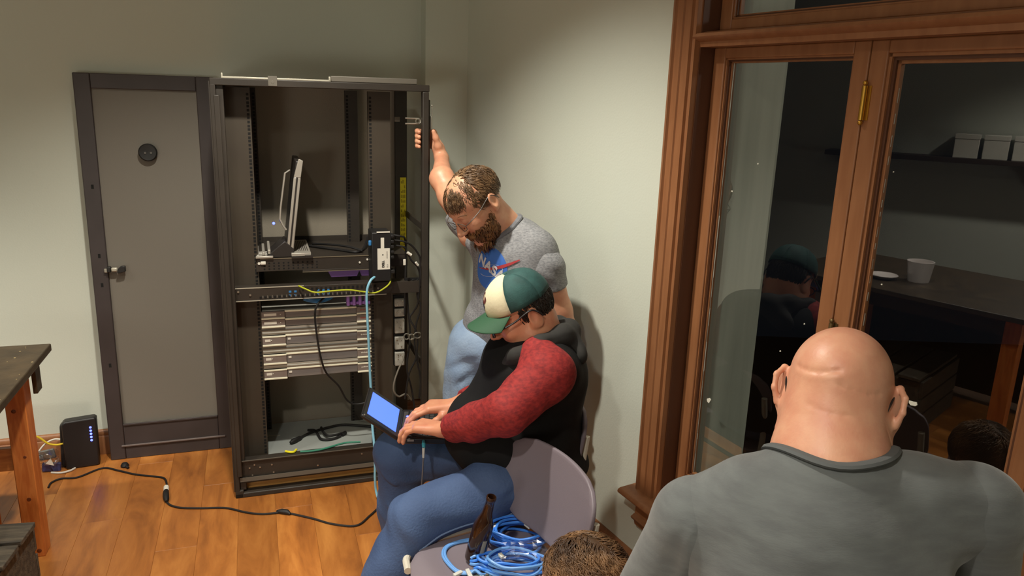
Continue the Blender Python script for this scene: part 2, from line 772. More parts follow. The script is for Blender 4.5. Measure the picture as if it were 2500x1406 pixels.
mb.build('apron', WOODB, win, ang=40)
mb = MB()
mb.prism([(0.11, 1.848), (0.0, 1.848), (-0.002, 1.862), (-0.016, 1.868), (-0.022, 1.876), (-0.016, 1.885), (0.02, 1.893), (0.11, 1.897)], 1.650, 2.742, 'x')
mb.build('transom_bar', WOODB, win, ang=40)

REV = mat('grey_outer_reveal', (202, 204, 192), 0.8, rgb2=(178, 181, 170), vscale=5, stretch=(1, 3, 0.25), detail=5)
MB().box(1.640, 1.668, 0.136, 0.357, 0.36, 2.47).build('outer_reveal', REV, win, smooth=False)
MB().box(2.726, 2.75, 0.136, 0.357, 0.36, 2.47).build('outer_reveal', REV, win, smooth=False)
PANE = glass_mat('window_glass', (0.93, 0.95, 0.94), 1.0, 0.01, ior=1.95)
CAULK = mat('white_glazing_line', (168, 170, 160), 0.6)
FLECK = mat('white_paint_fleck', (222, 220, 205), 0.6)


def sash(x0, x1, z0, z1, stl, stt, stb, y0=0.052, y1=0.092, ogee=0.011):
    s = None
    mb = MB()
    mb.box(x0, x0 + stl[0], y0, y1, z0, z1)
    mb.box(x1 - stl[1], x1, y0, y1, z0, z1)
    mb.box(x0 + stl[0], x1 - stl[1], y0, y1, z1 - stt, z1)
    mb.box(x0 + stl[0], x1 - stl[1], y0, y1, z0, z0 + stb)
    s = mb.build('sash', WOODB, win, bevel=0.003)
    gx0, gx1, gz0, gz1 = x0 + stl[0], x1 - stl[1], z0 + stb, z1 - stt
    for k in range(3):                       # stepped glazing bead
        g = ogee
        a = MB()
        yy = y0 + 0.006 + 0.007 * k
        w = g * (k + 1) / 2.6
        a.box(gx0, gx0 + w, yy, y1 - 0.006, gz0, gz1)
        a.box(gx1 - w, gx1, yy, y1 - 0.006, gz0, gz1)
        a.box(gx0, gx1, yy, y1 - 0.006, gz1 - w, gz1)
        a.box(gx0, gx1, yy, y1 - 0.006, gz0, gz0 + w)
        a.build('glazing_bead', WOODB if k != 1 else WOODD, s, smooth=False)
    yp = y0 + 0.026
    MB().box(gx0 + 0.004, gx1 - 0.004, yp, yp + 0.004, gz0 + 0.004, gz1 - 0.004).build('pane', PANE, s, smooth=False)
    return s, (gx0 + ogee * 1.15, gx1 - ogee * 1.15, gz0, gz1, yp)


sl, g1 = sash(1.667, 2.1945, 0.39, 1.848, (0.046, 0.045), 0.030, 0.10)
sr, g2 = sash(2.1975, 2.7275, 0.39, 1.848, (0.046, 0.05), 0.030, 0.10, ogee=0.020)
stp, g3 = sash(1.667, 2.7275, 1.897, 2.445, (0.046, 0.046), 0.045, 0.030, y0=0.062, y1=0.102)
# pale glazing line and flecks of paint on the glass
r_ = random.Random(3)
for s_, g in ((sl, g1), (sr, g2)):
    mb = MB()
    z = g[2] + 0.01
    while z < g[3] - 0.05:
        dz = r_.uniform(0.02, 0.07)
        w = r_.uniform(0.0012, 0.0032) if s_ is sl else r_.uniform(0.0005, 0.0015)
        mb.box(g[0], g[0] + w, g[4] - 0.0012, g[4] - 0.0002, z, z + dz * (1.0 if s_ is sl else 0.5))
        z += dz
    mb.build('glazing_line', CAULK, s_, smooth=False, kind='stuff')


def fleck(s, z, r, seed, par):
    q = random.Random(seed)
    poly = []
    for k in range(9):
        a = 2 * PI * k / 9
        rr = r * q.uniform(0.5, 1.2)
        poly.append((s + rr * math.cos(a), z + rr * math.sin(a) * 0.8))
    yp = g1[4]
    MB().prism(poly, yp - 0.0016, yp - 0.0004, 'y').build('paint_fleck', FLECK, par, smooth=False)


fleck(1.763, 0.772, 0.011, 1, sl)
fleck(2.428, 1.02, 0.010, 2, sr)
fleck(1.86, 1.53, 0.003, 4, sl)
fleck(1.77, 1.44, 0.003, 5, sl)
fleck(2.02, 1.02, 0.003, 6, sl)
fleck(2.30, 1.28, 0.003, 7, sr)
fleck(2.285, 1.55, 0.002, 8, sr)
fleck(2.09, 1.12, 0.0025, 9, sl)

BRASS = mat('worn_brass', (196, 150, 62), 0.35, metal=0.85)
BRASSD = mat('dull_brass', (120, 100, 66), 0.45, metal=0.7)
for zc, m_ in ((1.705, BRASS), (1.118, BRASSD)):
    mb = MB()
    mb.cyl((2.201, 0.043, zc - 0.040), (2.201, 0.043, zc + 0.040), 0.0062)
    mb.sphere((2.201, 0.043, zc + 0.046), 0.0062, 10)
    mb.sphere((2.201, 0.043, zc - 0.046), 0.0062, 10)
    mb.box(2.203, 2.214, 0.0495, 0.0525, zc - 0.040, zc + 0.040)
    mb.build('hinge', m_, sl)

# ---------------------------------------------------------------- the rest of the room that the window glass mirrors
DARKW = mat('dark_shelf_wood', (58, 42, 30), 0.5)
t = thing('wall_shelf', 'long dark shelf on the far wall, mirrored in the right pane', 'shelf', (-4.6, 0, 0))
MB().box(0.0, 0.28, -0.2, 3.0, 1.27, 1.31).build('board', DARKW, t, bevel=0.003)
for yy in (0.1, 1.4, 2.7):
    MB().prism([(0, 1.06), (0.02, 1.06), (0.24, 1.25), (0.24, 1.27), (0, 1.27)], yy, yy + 0.03, 'y').build('bracket', DARKW, t)
BOXM = mat('white_card', (214, 212, 200), 0.7)
labs = ['white cardboard box on the mirrored shelf, nearest the window sash', 'white cardboard box in the middle of three on the mirrored shelf',
        'white cardboard box at the right end of the mirrored shelf']
for k in range(3):
    t = thing('cardboard_box', labs[k], 'box', (-4.46, 1.93 - 0.205 * k, 1.31), 0, 'white boxes on the far shelf')
    MB().box(-0.11, 0.11, -0.088, 0.088, 0, 0.15).build('carton', BOXM, t, bevel=0.004)
    MB().box(-0.113, 0.113, -0.091, 0.091, 0.15, 0.19).build('lid', BOXM, t, bevel=0.004)

# ================================================================= THE SERVER RACK
RKB = mat('rack_black_paint', (52, 45, 38), 0.55, rgb2=(42, 36, 30), vscale=5, bump=0.03, bscale=160)
RKR = mat('rack_rail_steel', (62, 54, 43), 0.6, rgb2=(54, 46, 37), vscale=4)
RKD = mat('rack_deep_black', (24, 22, 20), 0.7)
RKBK = mat('rack_back_mesh', (140, 132, 118), 0.75, bump=0.15, bscale=300)
STEEL = mat('bare_steel', (168, 164, 152), 0.35, metal=0.8)
STEELL = mat('pale_steel_edge', (190, 186, 170), 0.45, metal=0.4)
GREYP = mat('grey_tray_paint', (158, 162, 158), 0.5, rgb2=(142, 147, 144), vscale=3)
RKG = mat('grey_cable_trough', (98, 93, 84), 0.6)
BLKP = mat('black_plastic', (26, 25, 25), 0.5)
BLKR = mat('black_rubber', (22, 20, 20), 0.6)
WHT = mat('white_label', (226, 222, 210), 0.6)
YEL = mat('yellow_tape', (240, 226, 40), 0.55, rgb2=(228, 214, 32), vscale=30)
YELD = mat('tape_print', (176, 162, 24), 0.6)

rack = thing('server_rack', 'tall open black server rack standing in the room corner', 'server rack', M=RKM.copy())


def P(name, m, fn, parent=rack, **kw):
    mb = MB()
    fn(mb)
    return mb.build(name, m, parent, **kw)


# posts
P('post', RKB, lambda m: (m.box(-0.012, 0.008, 0.0, 0.05, 0.03, 1.70), m.box(0.008, 0.034, 0.012, 0.05, 0.03, 1.70), m.box(0.0, 0.020, -0.006, 0.0, 0.1, 1.66)), bevel=0.003)
P('post', RKB, lambda m: (m.box(0.786, 0.812, -0.004, 0.03, 0.03, 1.695), m.box(0.792, 0.820, 0.010, 0.045, 0.03, 1.665)), bevel=0.003)
P('post', RKB, lambda m: m.box(-0.012, 0.030, 0.43, 0.47, 0.03, 1.70), bevel=0.003)
P('post', RKB, lambda m: (m.box(0.750, 0.806, 0.435, 0.450, 0.03, 1.70), m.box(0.790, 0.806, 0.450, 0.478, 0.03, 1.70)), bevel=0.002)
# top and bottom frame
P('top_frame', RKB, lambda m: (m.box(-0.012, 0.815, 0.0, 0.05, 1.695, 1.722), m.box(-0.012, 0.815, 0.43, 0.47, 1.695, 1.722),
                                m.box(-0.012, 0.03, 0.05, 0.43, 1.695, 1.722), m.box(0.775, 0.815, 0.05, 0.43, 1.695, 1.722)), bevel=0.003)
P('top_lip', STEELL, lambda m: (m.box(0.03, 0.424, 0.000, 0.006, 1.722, 1.7285), m.box(0.030, 0.036, 0, 0.006, 1.7285, 1.740), m.box(0.419, 0.426, 0, 0.006, 1.722, 1.740)), bevel=0.001)
P('cable_trough', RKG, lambda m: (m.box(0.428, 0.765, 0.003, 0.13, 1.722, 1.744)), bevel=0.003)
P('knockout_tab', RKG, lambda m: (m.box(0.195, 0.228, -0.003, 0.0, 1.698, 1.735), m.cyl((0.2115, -0.0035, 1.712), (0.2115, -0.001, 1.712), 0.006)), bevel=0.001)
P('roof_plate', RKD, lambda m: m.box(0.0, 0.80, 0.05, 0.44, 1.700, 1.708))
P('base_frame', RKB, lambda m: (m.box(-0.012, 0.815, 0.0, 0.045, 0.0, 0.022), m.box(-0.012, 0.022, 0.0, 0.47, 0.0, 0.035), m.box(0.785, 0.815, 0.0, 0.47, 0.0, 0.035), m.box(-0.012, 0.815, 0.43, 0.47, 0.0, 0.035)), bevel=0.004)
P('kick_panel', RKB, lambda m: (m.box(0.008, 0.786, 0.012, 0.026, 0.062, 0.160), m.box(0.008, 0.786, 0.004, 0.026, 0.075, 0.088), m.box(0.008, 0.786, 0.006, 0.05, 0.158, 0.166)), bevel=0.002)
P('kick_edge', RKG, lambda m: (m.box(0.010, 0.784, 0.0025, 0.004, 0.073, 0.092), m.box(0.008, 0.784, 0.004, 0.0062, 0.1655, 0.1685)), smooth=False)
P('screw', STEEL, lambda m: [m.cyl((x, 0.012, z), (x, 0.0095, z), 0.0035, n=8) for x, z in ((0.05, 0.13), (0.07, 0.142), (0.092, 0.128), (0.14, 0.134), (0.146, 0.098), (0.06, 0.095), (0.33, 0.105), (0.52, 0.136), (0.70, 0.134))], kind='stuff')
# pale tan strip between foot bar and kick panel
P('tan_strip', mat('pale_tan_strip', (206, 152, 84), 0.55, rgb2=(186, 132, 68), vscale=10, stretch=(1, 12, 12)), lambda m: m.box(0.030, 0.786, 0.049, 0.085, 0.006, 0.042), bevel=0.002)
# left side panel, back panel
P('side_panel', RKB, lambda m: m.box(-0.016, -0.012, 0.004, 0.47, 0.03, 1.71))
P('back_panel', RKBK, lambda m: m.box(0.03, 0.752, 0.455, 0.460, 0.06, 1.70))
for z in (0.09, 0.50, 1.12):
    P('side_beam', RKB, lambda m: m.box(0.798, 0.806, 0.03, 0.44, z, z + 0.028), bevel=0.002)

# mounting rails with square holes
HOLE = mat('rail_hole_dark', (14, 13, 12), 0.9)


def rail(x0, x1, y, z0, z1, edge, face=RKR):
    o = P('mounting_rail', face, lambda m: (m.box(x0, x1, y, y + 0.004, z0, z1), m.box(x0 if edge > 0 else x1 - 0.004, x0 + 0.004 if edge > 0 else x1, y + 0.004, y + 0.05, z0, z1), m.box(x1 - 0.004 if edge > 0 else x0, x1 if edge > 0 else x0 + 0.004, y + 0.004, y + 0.016, z0, z1)))
    mb = MB()
    z = z0 + 0.02
    k = 0
    xc = x1 - 0.010 if edge > 0 else x0 + 0.010
    while z < z1 - 0.02:
        mb.box(xc - 0.0048, xc + 0.0048, y - 0.0006, y + 0.001, z - 0.0048, z + 0.0048)
        z += (0.0159, 0.0159, 0.0127)[k % 3]
        k += 1
    mb.build('rail_hole', HOLE, o, smooth=False, kind='stuff')
    return o


rail(0.028, 0.128, 0.10, 0.10, 1.69, 1)
rail(0.580, 0.672, 0.10, 0.10, 1.69, -1)
rail(0.100, 0.150, 0.38, 0.10, 1.69, 1, RKB)
rail(0.520, 0.575, 0.38, 0.10, 1.69, -1, RKB)

# yellow strip label on the right rear post
st = P('yellow_label_strip', YEL, lambda m: m.box(0.7725, 0.801, 0.4335, 0.4348, 0.905, 1.305), smooth=False)
mb = MB()
r_ = random.Random(5)
for k in range(17):
    z = 0.915 + k * 0.0225
    for q in range(3):
        if r_.random() < 0.85:
            mb.box(0.776 + 0.0075 * q, 0.781 + 0.0075 * q + r_.uniform(0, 0.002), 0.4330, 0.43345, z + 0.002, z + r_.uniform(0.010, 0.018))
mb.build('printed_mark', YELD, st, smooth=False, kind='stuff')

# cross tray (slotted cable manager) across the rack
P('cable_manager', RKB, lambda m: (m.box(0.012, 0.786, 0.040, 0.043, 0.856, 0.906), m.box(0.012, 0.786, 0.040, 0.10, 0.853, 0.857), m.box(0.012, 0.786, 0.043, 0.10, 0.902, 0.905)), bevel=0.0015)
P('manager_edge', STEELL, lambda m: (m.box(0.012, 0.30, 0.0385, 0.0415, 0.9045, 0.9085), m.box(0.012, 0.64, 0.0385, 0.0412, 0.851, 0.8545)), smooth=False)
mb = MB()
for k in range(26):
    x = 0.125 + k * 0.0185
    mb.box(x, x + 0.009, 0.0385, 0.0401, 0.860, 0.869)
    if k > 8:
        mb.box(x, x + 0.009, 0.0385, 0.0401, 0.885, 0.897)
mb.build('manager_slot', HOLE, rack, smooth=False, kind='stuff')
mb = MB()
for k in range(26):
    x = 0.136 + k * 0.0185
    mb.box(x, x + 0.0045, 0.0375, 0.040, 0.862, 0.872)
mb.build('manager_tooth', RKG, rack, smooth=False, kind='stuff')
P('screw', STEEL, lambda m: [m.cyl((x, 0.040, z), (x, 0.036, z), 0.0042, n=10) for x, z in ((0.090, 0.878), (0.045, 0.893), (0.012, 0.862), (0.604, 0.881), (0.020, 1.000))], kind='stuff')
# honeycomb end of the manager, outside the right rail
mb = MB()
mb.box(0.722, 0.784, 0.050, 0.062, 0.862, 0.916)
for i in range(3):
    for j in range(2):
        x, z = 0.738 + 0.021 * i, 0.876 + 0.025 * j
        mb.tube([(x + 0.0085 * math.cos(2 * PI * k / 12), 0.046, z + 0.0085 * math.sin(2 * PI * k / 12)) for k in range(12)], 0.0026, 6, closed=True)
mb.build('port_block', BLKP, rack)

# upper shelf
P('shelf', RKB, lambda m: (m.box(0.118, 0.74, 0.085, 0.44, 1.012, 1.016), m.box(0.118, 0.74, 0.085, 0.088, 0.962, 1.016), m.box(0.118, 0.74, 0.436, 0.44, 1.012, 1.040),
                           m.box(0.118, 0.122, 0.085, 0.44, 1.0, 1.03), m.box(0.30, 0.66, 0.085, 0.12, 0.953, 0.962)), bevel=0.001)
P('shelf_edge', mat('worn_edge', (112, 102, 84), 0.5), lambda m: (m.box(0.135, 0.62, 0.083, 0.0855, 1.013, 1.0165), m.box(0.30, 0.62, 0.083, 0.0855, 0.9525, 0.955)), smooth=False)
mb = MB()
for k in range(12):
    for j in range(3):
        mb.cyl((0.15 + 0.019 * k, 0.0845, 0.972 + 0.012 * j), (0.15 + 0.019 * k, 0.086, 0.972 + 0.012 * j), 0.004, n=6)
mb.build('shelf_hole', HOLE, rack, kind='stuff')
P('screw', WHT, lambda m: [m.cyl((x, 0.085, z), (x, 0.081, z), r, n=10) for x, z, r in ((0.130, 0.997, 0.0055), (0.535, 0.986, 0.004), (0.567, 0.998, 0.004))], kind='stuff')
P('cage_nut', WHT, lambda m: m.box(0.136, 0.156, 0.078, 0.085, 0.992, 1.005), bevel=0.002)
# bottom tray
P('bottom_tray', GREYP, lambda m: (m.box(0.124, 0.76, 0.100, 0.44, 0.126, 0.132), m.box(0.124, 0.76, 0.094, 0.100, 0.120, 0.136)), bevel=0.002)
P('tray_seam', STEELL, lambda m: (m.box(0.128, 0.70, 0.092, 0.0945, 0.131, 0.1365), m.box(0.128, 0.185, 0.30, 0.304, 0.132, 0.134)), smooth=False)

# metal latch loops on the right
def uloop(x0, x1, z, gap, y, r=0.0035):
    mb = MB()
    pts = [(x0, y, z + gap), (x1, y, z + gap * 0.9)] + [(x1 + 0.010 * math.sin(a), y, z + gap * 0.9 * math.cos(a)) for a in (0.5, 1.1, 1.57, 2.1, 2.7)] + [(x1, y, z - gap * 0.9), (x0, y, z - gap)]
    mb.tube(pts, r, 8)
    return mb


mb = uloop(0.724, 0.778, 1.578, 0.011, 0.045)
mb.tube([(0.775 + 0.008 * math.cos(2 * PI * k / 14), 0.043, 1.578 + 0.008 * math.sin(2 * PI * k / 14)) for k in range(14)], 0.0026, 6, closed=True)
mb.build('latch_loop', STEEL, rack)
mb = MB()
for xc, zz in ((0.728, 0.654), (0.750, 0.650), (0.776, 0.656)):
    mb.tube([(xc + (0.016 if xc > 0.77 else 0.012) * math.cos(2 * PI * k / 16), 0.045, zz + 0.013 * math.sin(2 * PI * k / 16)) for k in range(16)], 0.003, 6, closed=True)
mb.sphere((0.752, 0.043, 0.642), 0.005, 8)
mb.build('latch_loop', STEEL, rack)
P('keyed_plate', mat('dim_steel', (96, 92, 84), 0.4, metal=0.6), lambda m: (m.box(0.690, 0.712, 0.098, 0.1, 1.572, 1.592)), bevel=0.002)
P('hinge_plate', STEEL, lambda m: (m.box(0.8205, 0.8235, 0.0, 0.030, 1.548, 1.600), m.cyl((0.826, 0.004, 1.545), (0.826, 0.004, 1.640), 0.0028, n=8), m.sphere((0.826, 0.004, 1.642), 0.0045, 8)), bevel=0.001)
P('side_latch', STEEL, lambda m: (m.box(0.0155, 0.0205, 0.055, 0.062, 0.50, 0.715), [m.box(0.011, 0.021, 0.053, 0.060, z, z + 0.009) for z in (0.515, 0.555, 0.60, 0.645, 0.69, 0.745, 0.772)], m.sphere((0.013, 0.054, 0.522), 0.006, 8), m.sphere((0.014, 0.054, 0.765), 0.006, 8)), bevel=0.001)

# outlet modules on the right of the mounting rail
OUTM = mat('grey_outlet', (182, 180, 170), 0.5, rgb2=(150, 148, 140), vscale=40)
stp_ = thing('power_strip', 'vertical power strip of grey outlet blocks right of the rack servers', 'power strip', M=RKM @ Matrix.Translation((0.688, 0.118, 0.49)))
MB().box(-0.002, 0.048, 0.012, 0.03, 0, 0.33).build('spine', BLKP, stp_, bevel=0.002)
for k, (z0, z1) in enumerate(((0.005, 0.070), (0.082, 0.142), (0.158, 0.226), (0.236, 0.272), (0.282, 0.318))):
    mb = MB()
    mb.box(0.0, 0.044, -0.006, 0.012, z0, z1)
    o = mb.build('outlet', OUTM, stp_, bevel=0.004)
    mb = MB()
    r_ = random.Random(k)
    for q in range(6):
        x, z = r_.uniform(0.006, 0.038), r_.uniform(z0 + 0.006, z1 - 0.006)
        mb.sphere((x, -0.006, z), r_.uniform(0.002, 0.004), 8)
    mb.build('outlet_screw', STEEL, o, kind='stuff')

# ================================================================= SERVERS
SRVF = mat('server_brushed_face', (136, 132, 128), 0.42, metal=0.25, rgb2=(112, 110, 112), vscale=3, stretch=(0.6, 1, 14))
SRVT = mat('server_lid', (176, 174, 164), 0.45, metal=0.2)
SRVB = mat('server_bright_edge', (240, 238, 214), 0.45)
SRVE = mat('server_ear_face', (132, 122, 116), 0.5, rgb2=(120, 106, 100), vscale=10)
SRVE2 = mat('server_filler_grey', (158, 150, 138), 0.5)
SRVG = mat('server_groove', (96, 94, 88), 0.5)
REDP = mat('red_print', (160, 60, 50), 0.6)
slabs = ['silver rack server at the top of the stack of five', 'silver rack server second from the top of the stack', 'silver rack server in the middle of the stack of five',
         'silver rack server fourth from the top of the stack', 'silver rack server at the bottom of the stack, above the empty bay']
srv = [(0.790, 0.7555, 0), (0.7545, 0.719, 0), (0.718, 0.638, 1), (0.637, 0.5555, 1), (0.5545, 0.4885, 1)]
for k, (zt, zb, two) in enumerate(srv):
    t = thing('rack_server', slabs[k], 'server', M=RKM @ Matrix.Translation((0.128, 0.100, zb)), group='silver servers stacked in the rack')
    hh = zt - zb
    MB().box(0.004, 0.448, 0.010, 0.335, 0.0005, hh - 0.0005).build('chassis', SRVT, t)
    fz = 0.046 if two else hh                  # height of the front face
    MB().box(0.096, 0.392, 0.002, 0.010, 0.001, fz - 0.002).build('front_panel', SRVF, t, bevel=0.001)
    MB().box(0.094, 0.392, -0.002, 0.010, fz - 0.0085, fz - 0.001).build('panel_edge', SRVB, t, bevel=0.001)
    for nm, x0, x1 in (('left_module', 0.0, 0.094), ('right_module', 0.392, 0.452)):
        md = MB().box(x0, x1, -0.006, 0.010, 0.001, fz - 0.003).build(nm.split('_')[1], SRVE, t, bevel=0.0015)
        MB().box(x0, x1, -0.010, 0.002, -0.001, 0.0060).build('lip', SRVB, md, bevel=0.001)
        if two:
            MB().box(x0, x1, -0.008, 0.002, fz - 0.010, fz - 0.003).build('lip', SRVB, md, bevel=0.001)
        if x0 == 0.0:
            w = 0.05 if not two else 0.022
            MB().box(0.010, 0.010 + w, -0.0072, -0.0058, fz * 0.40, fz * 0.40 + 0.0105).build('label_plate', WHT, md, smooth=False)
            MB().sphere((0.076 if not two else 0.036, -0.006, fz * 0.52), 0.0024, 8).build('indicator', WHT, md)
        else:
            mb = MB()
            q = random.Random(k)
            x = x0 + 0.016
            while x < x1 - 0.016:
                w = q.uniform(0.002, 0.005)
                mb.box(x, x + w, -0.0066, -0.0058, fz * 0.45, fz * 0.45 + q.uniform(0.003, 0.006))
                x += w + 0.0015
            mb.build('lettering', REDP if k < 2 else WHT, md, smooth=False, kind='stuff')
            MB().sphere((x1 - 0.004, -0.006, fz * 0.55), (0.006, 0.004, 0.0035), 8).build('thumb_screw', SRVB, md)
    if two:
        MB().box(0.102, 0.114, 0.0, 0.003, fz * 0.45, fz * 0.45 + 0.008).build('status_tag', WHT, t, smooth=False)
        up_ = MB().box(0.0, 0.452, 0.000, 0.010, fz, hh - 0.001).build('filler', SRVE2, t)
        n_ = 2 if hh > 0.07 else 1
        for i in range(n_):
            z = fz + (hh - fz) * (i + 0.75) / (n_ + 0.6)
            MB().box(0.0, 0.452, -0.003, 0.002, z - 0.0032, z + 0.0032).build('filler_rib', SRVG if i else SRVT, up_, bevel=0.001)

# purple carrier and blue cables behind the slotted manager
PUR = mat('purple_plastic', (158, 116, 200), 0.4)
t = thing('purple_tray', 'purple plastic tray lying under the rack shelf', 'tray', M=RKM @ Matrix.Translation((0.42, 0.13, 0.915)))
mb = MB()
mb.prism([(0.0, 0.0), (0.20, 0.0), (0.20, 0.036), (-0.018, 0.036)], 0, 0.012, 'y')
mb.box(0, 0.2, 0.012, 0.20, 0, 0.004)
mb.build('body', PUR, t, bevel=0.002)
MB().prism([(0.108, 0.0), (0.128, 0.0), (0.118, 0.024)], -0.003, 0.001, 'y').build('notch', RKD, t, smooth=False)
t['support'] = 'rack'
t = thing('purple_carrier', 'small purple ribbed carrier hanging above the top server', 'tray', M=RKM @ Matrix.Translation((0.475, 0.06, 0.805)))
for i in range(4):
    MB().box(0.0 + 0.025 * i, 0.012 + 0.025 * i, 0, 0.03, 0.0, 0.047).build('rib', PUR, t, bevel=0.001)
MB().box(0, 0.1, 0.012, 0.03, 0.0, 0.012).build('base', PUR, t)
BLU2 = mat('blue_cable_jacket', (58, 128, 190), 0.4)
t = thing('patch_cord', 'short blue patch cord loop tucked above the top server', 'cable', M=RKM @ Matrix.Translation((0.30, 0.09, 0.82)))
mb = MB()
for i in range(3):
    mb.tube(smooth_path([(0.0, 0.0, 0.012 + 0.006 * i), (0.03, -0.01, 0.005 + 0.005 * i), (0.07, -0.012, 0.006 * i + 0.002), (0.11, -0.005, 0.012 + 0.004 * i), (0.13, 0.02, 0.022)], 5), 0.0035, 6)
mb.build('jacket', BLU2, t)
mb = MB()
for i in range(5):
    for j in range(2):
        x = -0.06 + 0.021 * i + (0.07 if i > 1 else 0)
        mb.box(x, x + 0.010, -0.051, -0.049, 0.044 + 0.016 * j, 0.052 + 0.016 * j)
mb.build('plug', BLU2, t, smooth=False, kind='stuff')

# ================================================================= LAPTOP on the rack shelf, seen edge-on
SIL = mat('laptop_silver', (176, 170, 160), 0.4, metal=0.35)
SILD = mat('laptop_dark', (44, 40, 38), 0.4)
BLED = mat('blue_led', (40, 60, 255), 0.3, emit=(60, 70, 255), estr=6)
t = thing('open_laptop', 'silver laptop standing open edge-on upon the rack shelf', 'laptop', M=RKM @ Matrix.Translation((0.25, 0.24, 1.0165)))
SHR = Matrix.Rotation(math.radians(7.5), 4, 'Y')
MB().box(-0.012, 0.012, -0.14, 0.14, 0.035, 0.395, SHR).build('screen', SILD, t, bevel=0.004)
MB().box(-0.014, 0.014, -0.148, -0.138, 0.035, 0.33, SHR).build('bezel', SIL, t, bevel=0.003)
MB().prism([(-0.014, 0.33), (0.014, 0.33), (0.016, 0.40), (-0.002, 0.405)], -0.148, -0.138, 'y', SHR).build('bezel_corner', SIL, t, bevel=0.002)
MB().box(-0.004, 0.003, -0.149, -0.147, 0.045, 0.33, SHR).build('bezel_groove', SILD, t, smooth=False)
mb = MB()
mb.tube([SHR @ Vector(p) for p in [(-0.05, -0.13, 0.15), (-0.052, -0.13, 0.20), (-0.048, -0.13, 0.34), (-0.03, -0.11, 0.352)]], 0.004, 6)
mb.tube([SHR @ Vector(p) for p in [(-0.05, -0.13, 0.15), (-0.035, -0.13, 0.125), (-0.022, -0.13, 0.11)]], 0.004, 6)
mb.build('stand_wire', SIL, t)
MB().prism([(-0.10, 0.0), (0.02, 0.0), (0.02, 0.035), (-0.015, 0.07), (-0.04, 0.05)], -0.15, -0.03, 'y').build('hinge_block', SILD, t, bevel=0.004)
MB().box(0.008, 0.086, -0.165, 0.13, 0.006, 0.020).build('base', SIL, t, bevel=0.002)
mb = MB()
mb.box(0.008, 0.088, -0.17, 0.13, 0.0, 0.005)
mb.box(0.060, 0.092, -0.172, -0.13, 0.0, 0.010)
mb.build('base_plate', SILD, t)
mb = MB()
for k in range(9):
    mb.box(0.014 + 0.0075 * k, 0.0165 + 0.0075 * k, -0.12, 0.10, 0.0195, 0.0206)
mb.build('vent_line', SILD, t, smooth=False, kind='stuff')
mb = MB()
for i in range(3):
    mb.box(-0.128 + 0.022 * i, -0.117 + 0.022 * i, -0.15, 0.05, 0.004 + 0.006 * i, 0.014 + 0.010 * i)
for i in range(4):
    mb.box(-0.132, -0.064, -0.165 + 0.03 * i, -0.158 + 0.03 * i, 0.002, 0.012)
mb.build('dock_ribs', SIL, t, bevel=0.002)
MB().sphere((-0.055, -0.10, 0.135), 0.0055, 8).build('led', BLED, t)

# thick black cables lying on the shelf
t = thing('power_cable', 'thick black cable lying across the rack shelf', 'cable')
MB().tube(smooth_path([rk(0.34, 0.30, 1.022), rk(0.40, 0.24, 1.023), rk(0.47, 0.18, 1.022), rk(0.53, 0.13, 1.022), rk(0.57, 0.20, 1.024), rk(0.60, 0.30, 1.05)], 6), 0.006, 8).build('jacket', BLKR, t)
MB().tube(smooth_path([rk(0.36, 0.33, 1.024), rk(0.43, 0.25, 1.034), rk(0.50, 0.18, 1.036), rk(0.555, 0.13, 1.026)], 6), 0.005, 8).build('jacket', BLKR, t)

# ================================================================= SMALL BLACK BOX with a white label, clamped at the right rail
t = thing('mini_computer', 'slim black box with white label hanging on the right rack rail', 'computer', M=RKM @ Matrix.Translation((0.573, -0.018, 0.924)))
MB().box(0.0, 0.078, 0.0, 0.110, 0.0, 0.206).build('case', BLKP, t, bevel=0.003)
lb = MB().box(0.022, 0.073, -0.0012, 0.0, 0.051, 0.140).build('label', WHT, t, smooth=False)
MB().box(0.036, 0.050, -0.0012, 0.0, 0.140, 0.185).build('label_tab', WHT, t, smooth=False)
MB().box(0.020, 0.074, -0.002, 0.004, 0.2055, 0.210).build('top_strip', WHT, t, smooth=False)
for k in range(5):
    MB().box(0.078, 0.092, 0.005, 0.05, 0.182 - 0.022 * k, 0.194 - 0.022 * k).build('plug', BLKR, t, bevel=0.002)
MB().box(0.078, 0.095, 0.005, 0.05, 0.03, 0.045).build('plug', BLKR, t, bevel=0.002)
MB().box(-0.012, 0.0, 0.01, 0.02, 0.150, 0.172).build('blue_plug', BLU2, t, bevel=0.003)


def text_mesh(name, s, size, M, m, parent, ext=0.0004, font_sx=1.0, bold=0.0):
    cu = bpy.data.curves.new(name, 'FONT')
    cu.body = s
    cu.size = size
    cu.extrude = ext
    cu.offset = bold
    cu.align_x = 'CENTER'
    cu.align_y = 'CENTER'
    o = bpy.data.objects.new(name, cu)
    COL.objects.link(o)
    bpy.context.view_layer.update()
    dg = bpy.context.evaluated_depsgraph_get()
    me = bpy.data.meshes.new_from_object(o.evaluated_get(dg))
    bpy.data.objects.remove(o)
    me.transform(M)
    return link_mesh(name, me, m, parent, smooth=False)


INK = mat('black_ink', (40, 38, 38), 0.6)
Mx = Matrix.Translation((0.0455, -0.0016, 0.074)) @ Matrix(((0, -1, 0, 0), (0, 0, -1, 0), (1, 0, 0, 0), (0, 0, 0, 1)))
text_mesh('lettering', 'DELL', 0.013, Mx, INK, lb, bold=0.0006)
MB().sphere((0.044, -0.0012, 0.113), (0.0035, 0.0006, 0.0035), 10).build('emblem', SRVG, lb)
mb = MB()
for k in range(6):
    mb.box(0.060, 0.063, -0.0017, -0.0012, 0.098 + 0.005 * k, 0.1015 + 0.005 * k)
for k in range(3):
    mb.box(0.060, 0.066, -0.0017, -0.0012, 0.060 + 0.005 * k, 0.0615 + 0.005 * k)
mb.build('small_print', SRVG, lb, smooth=False, kind='stuff')

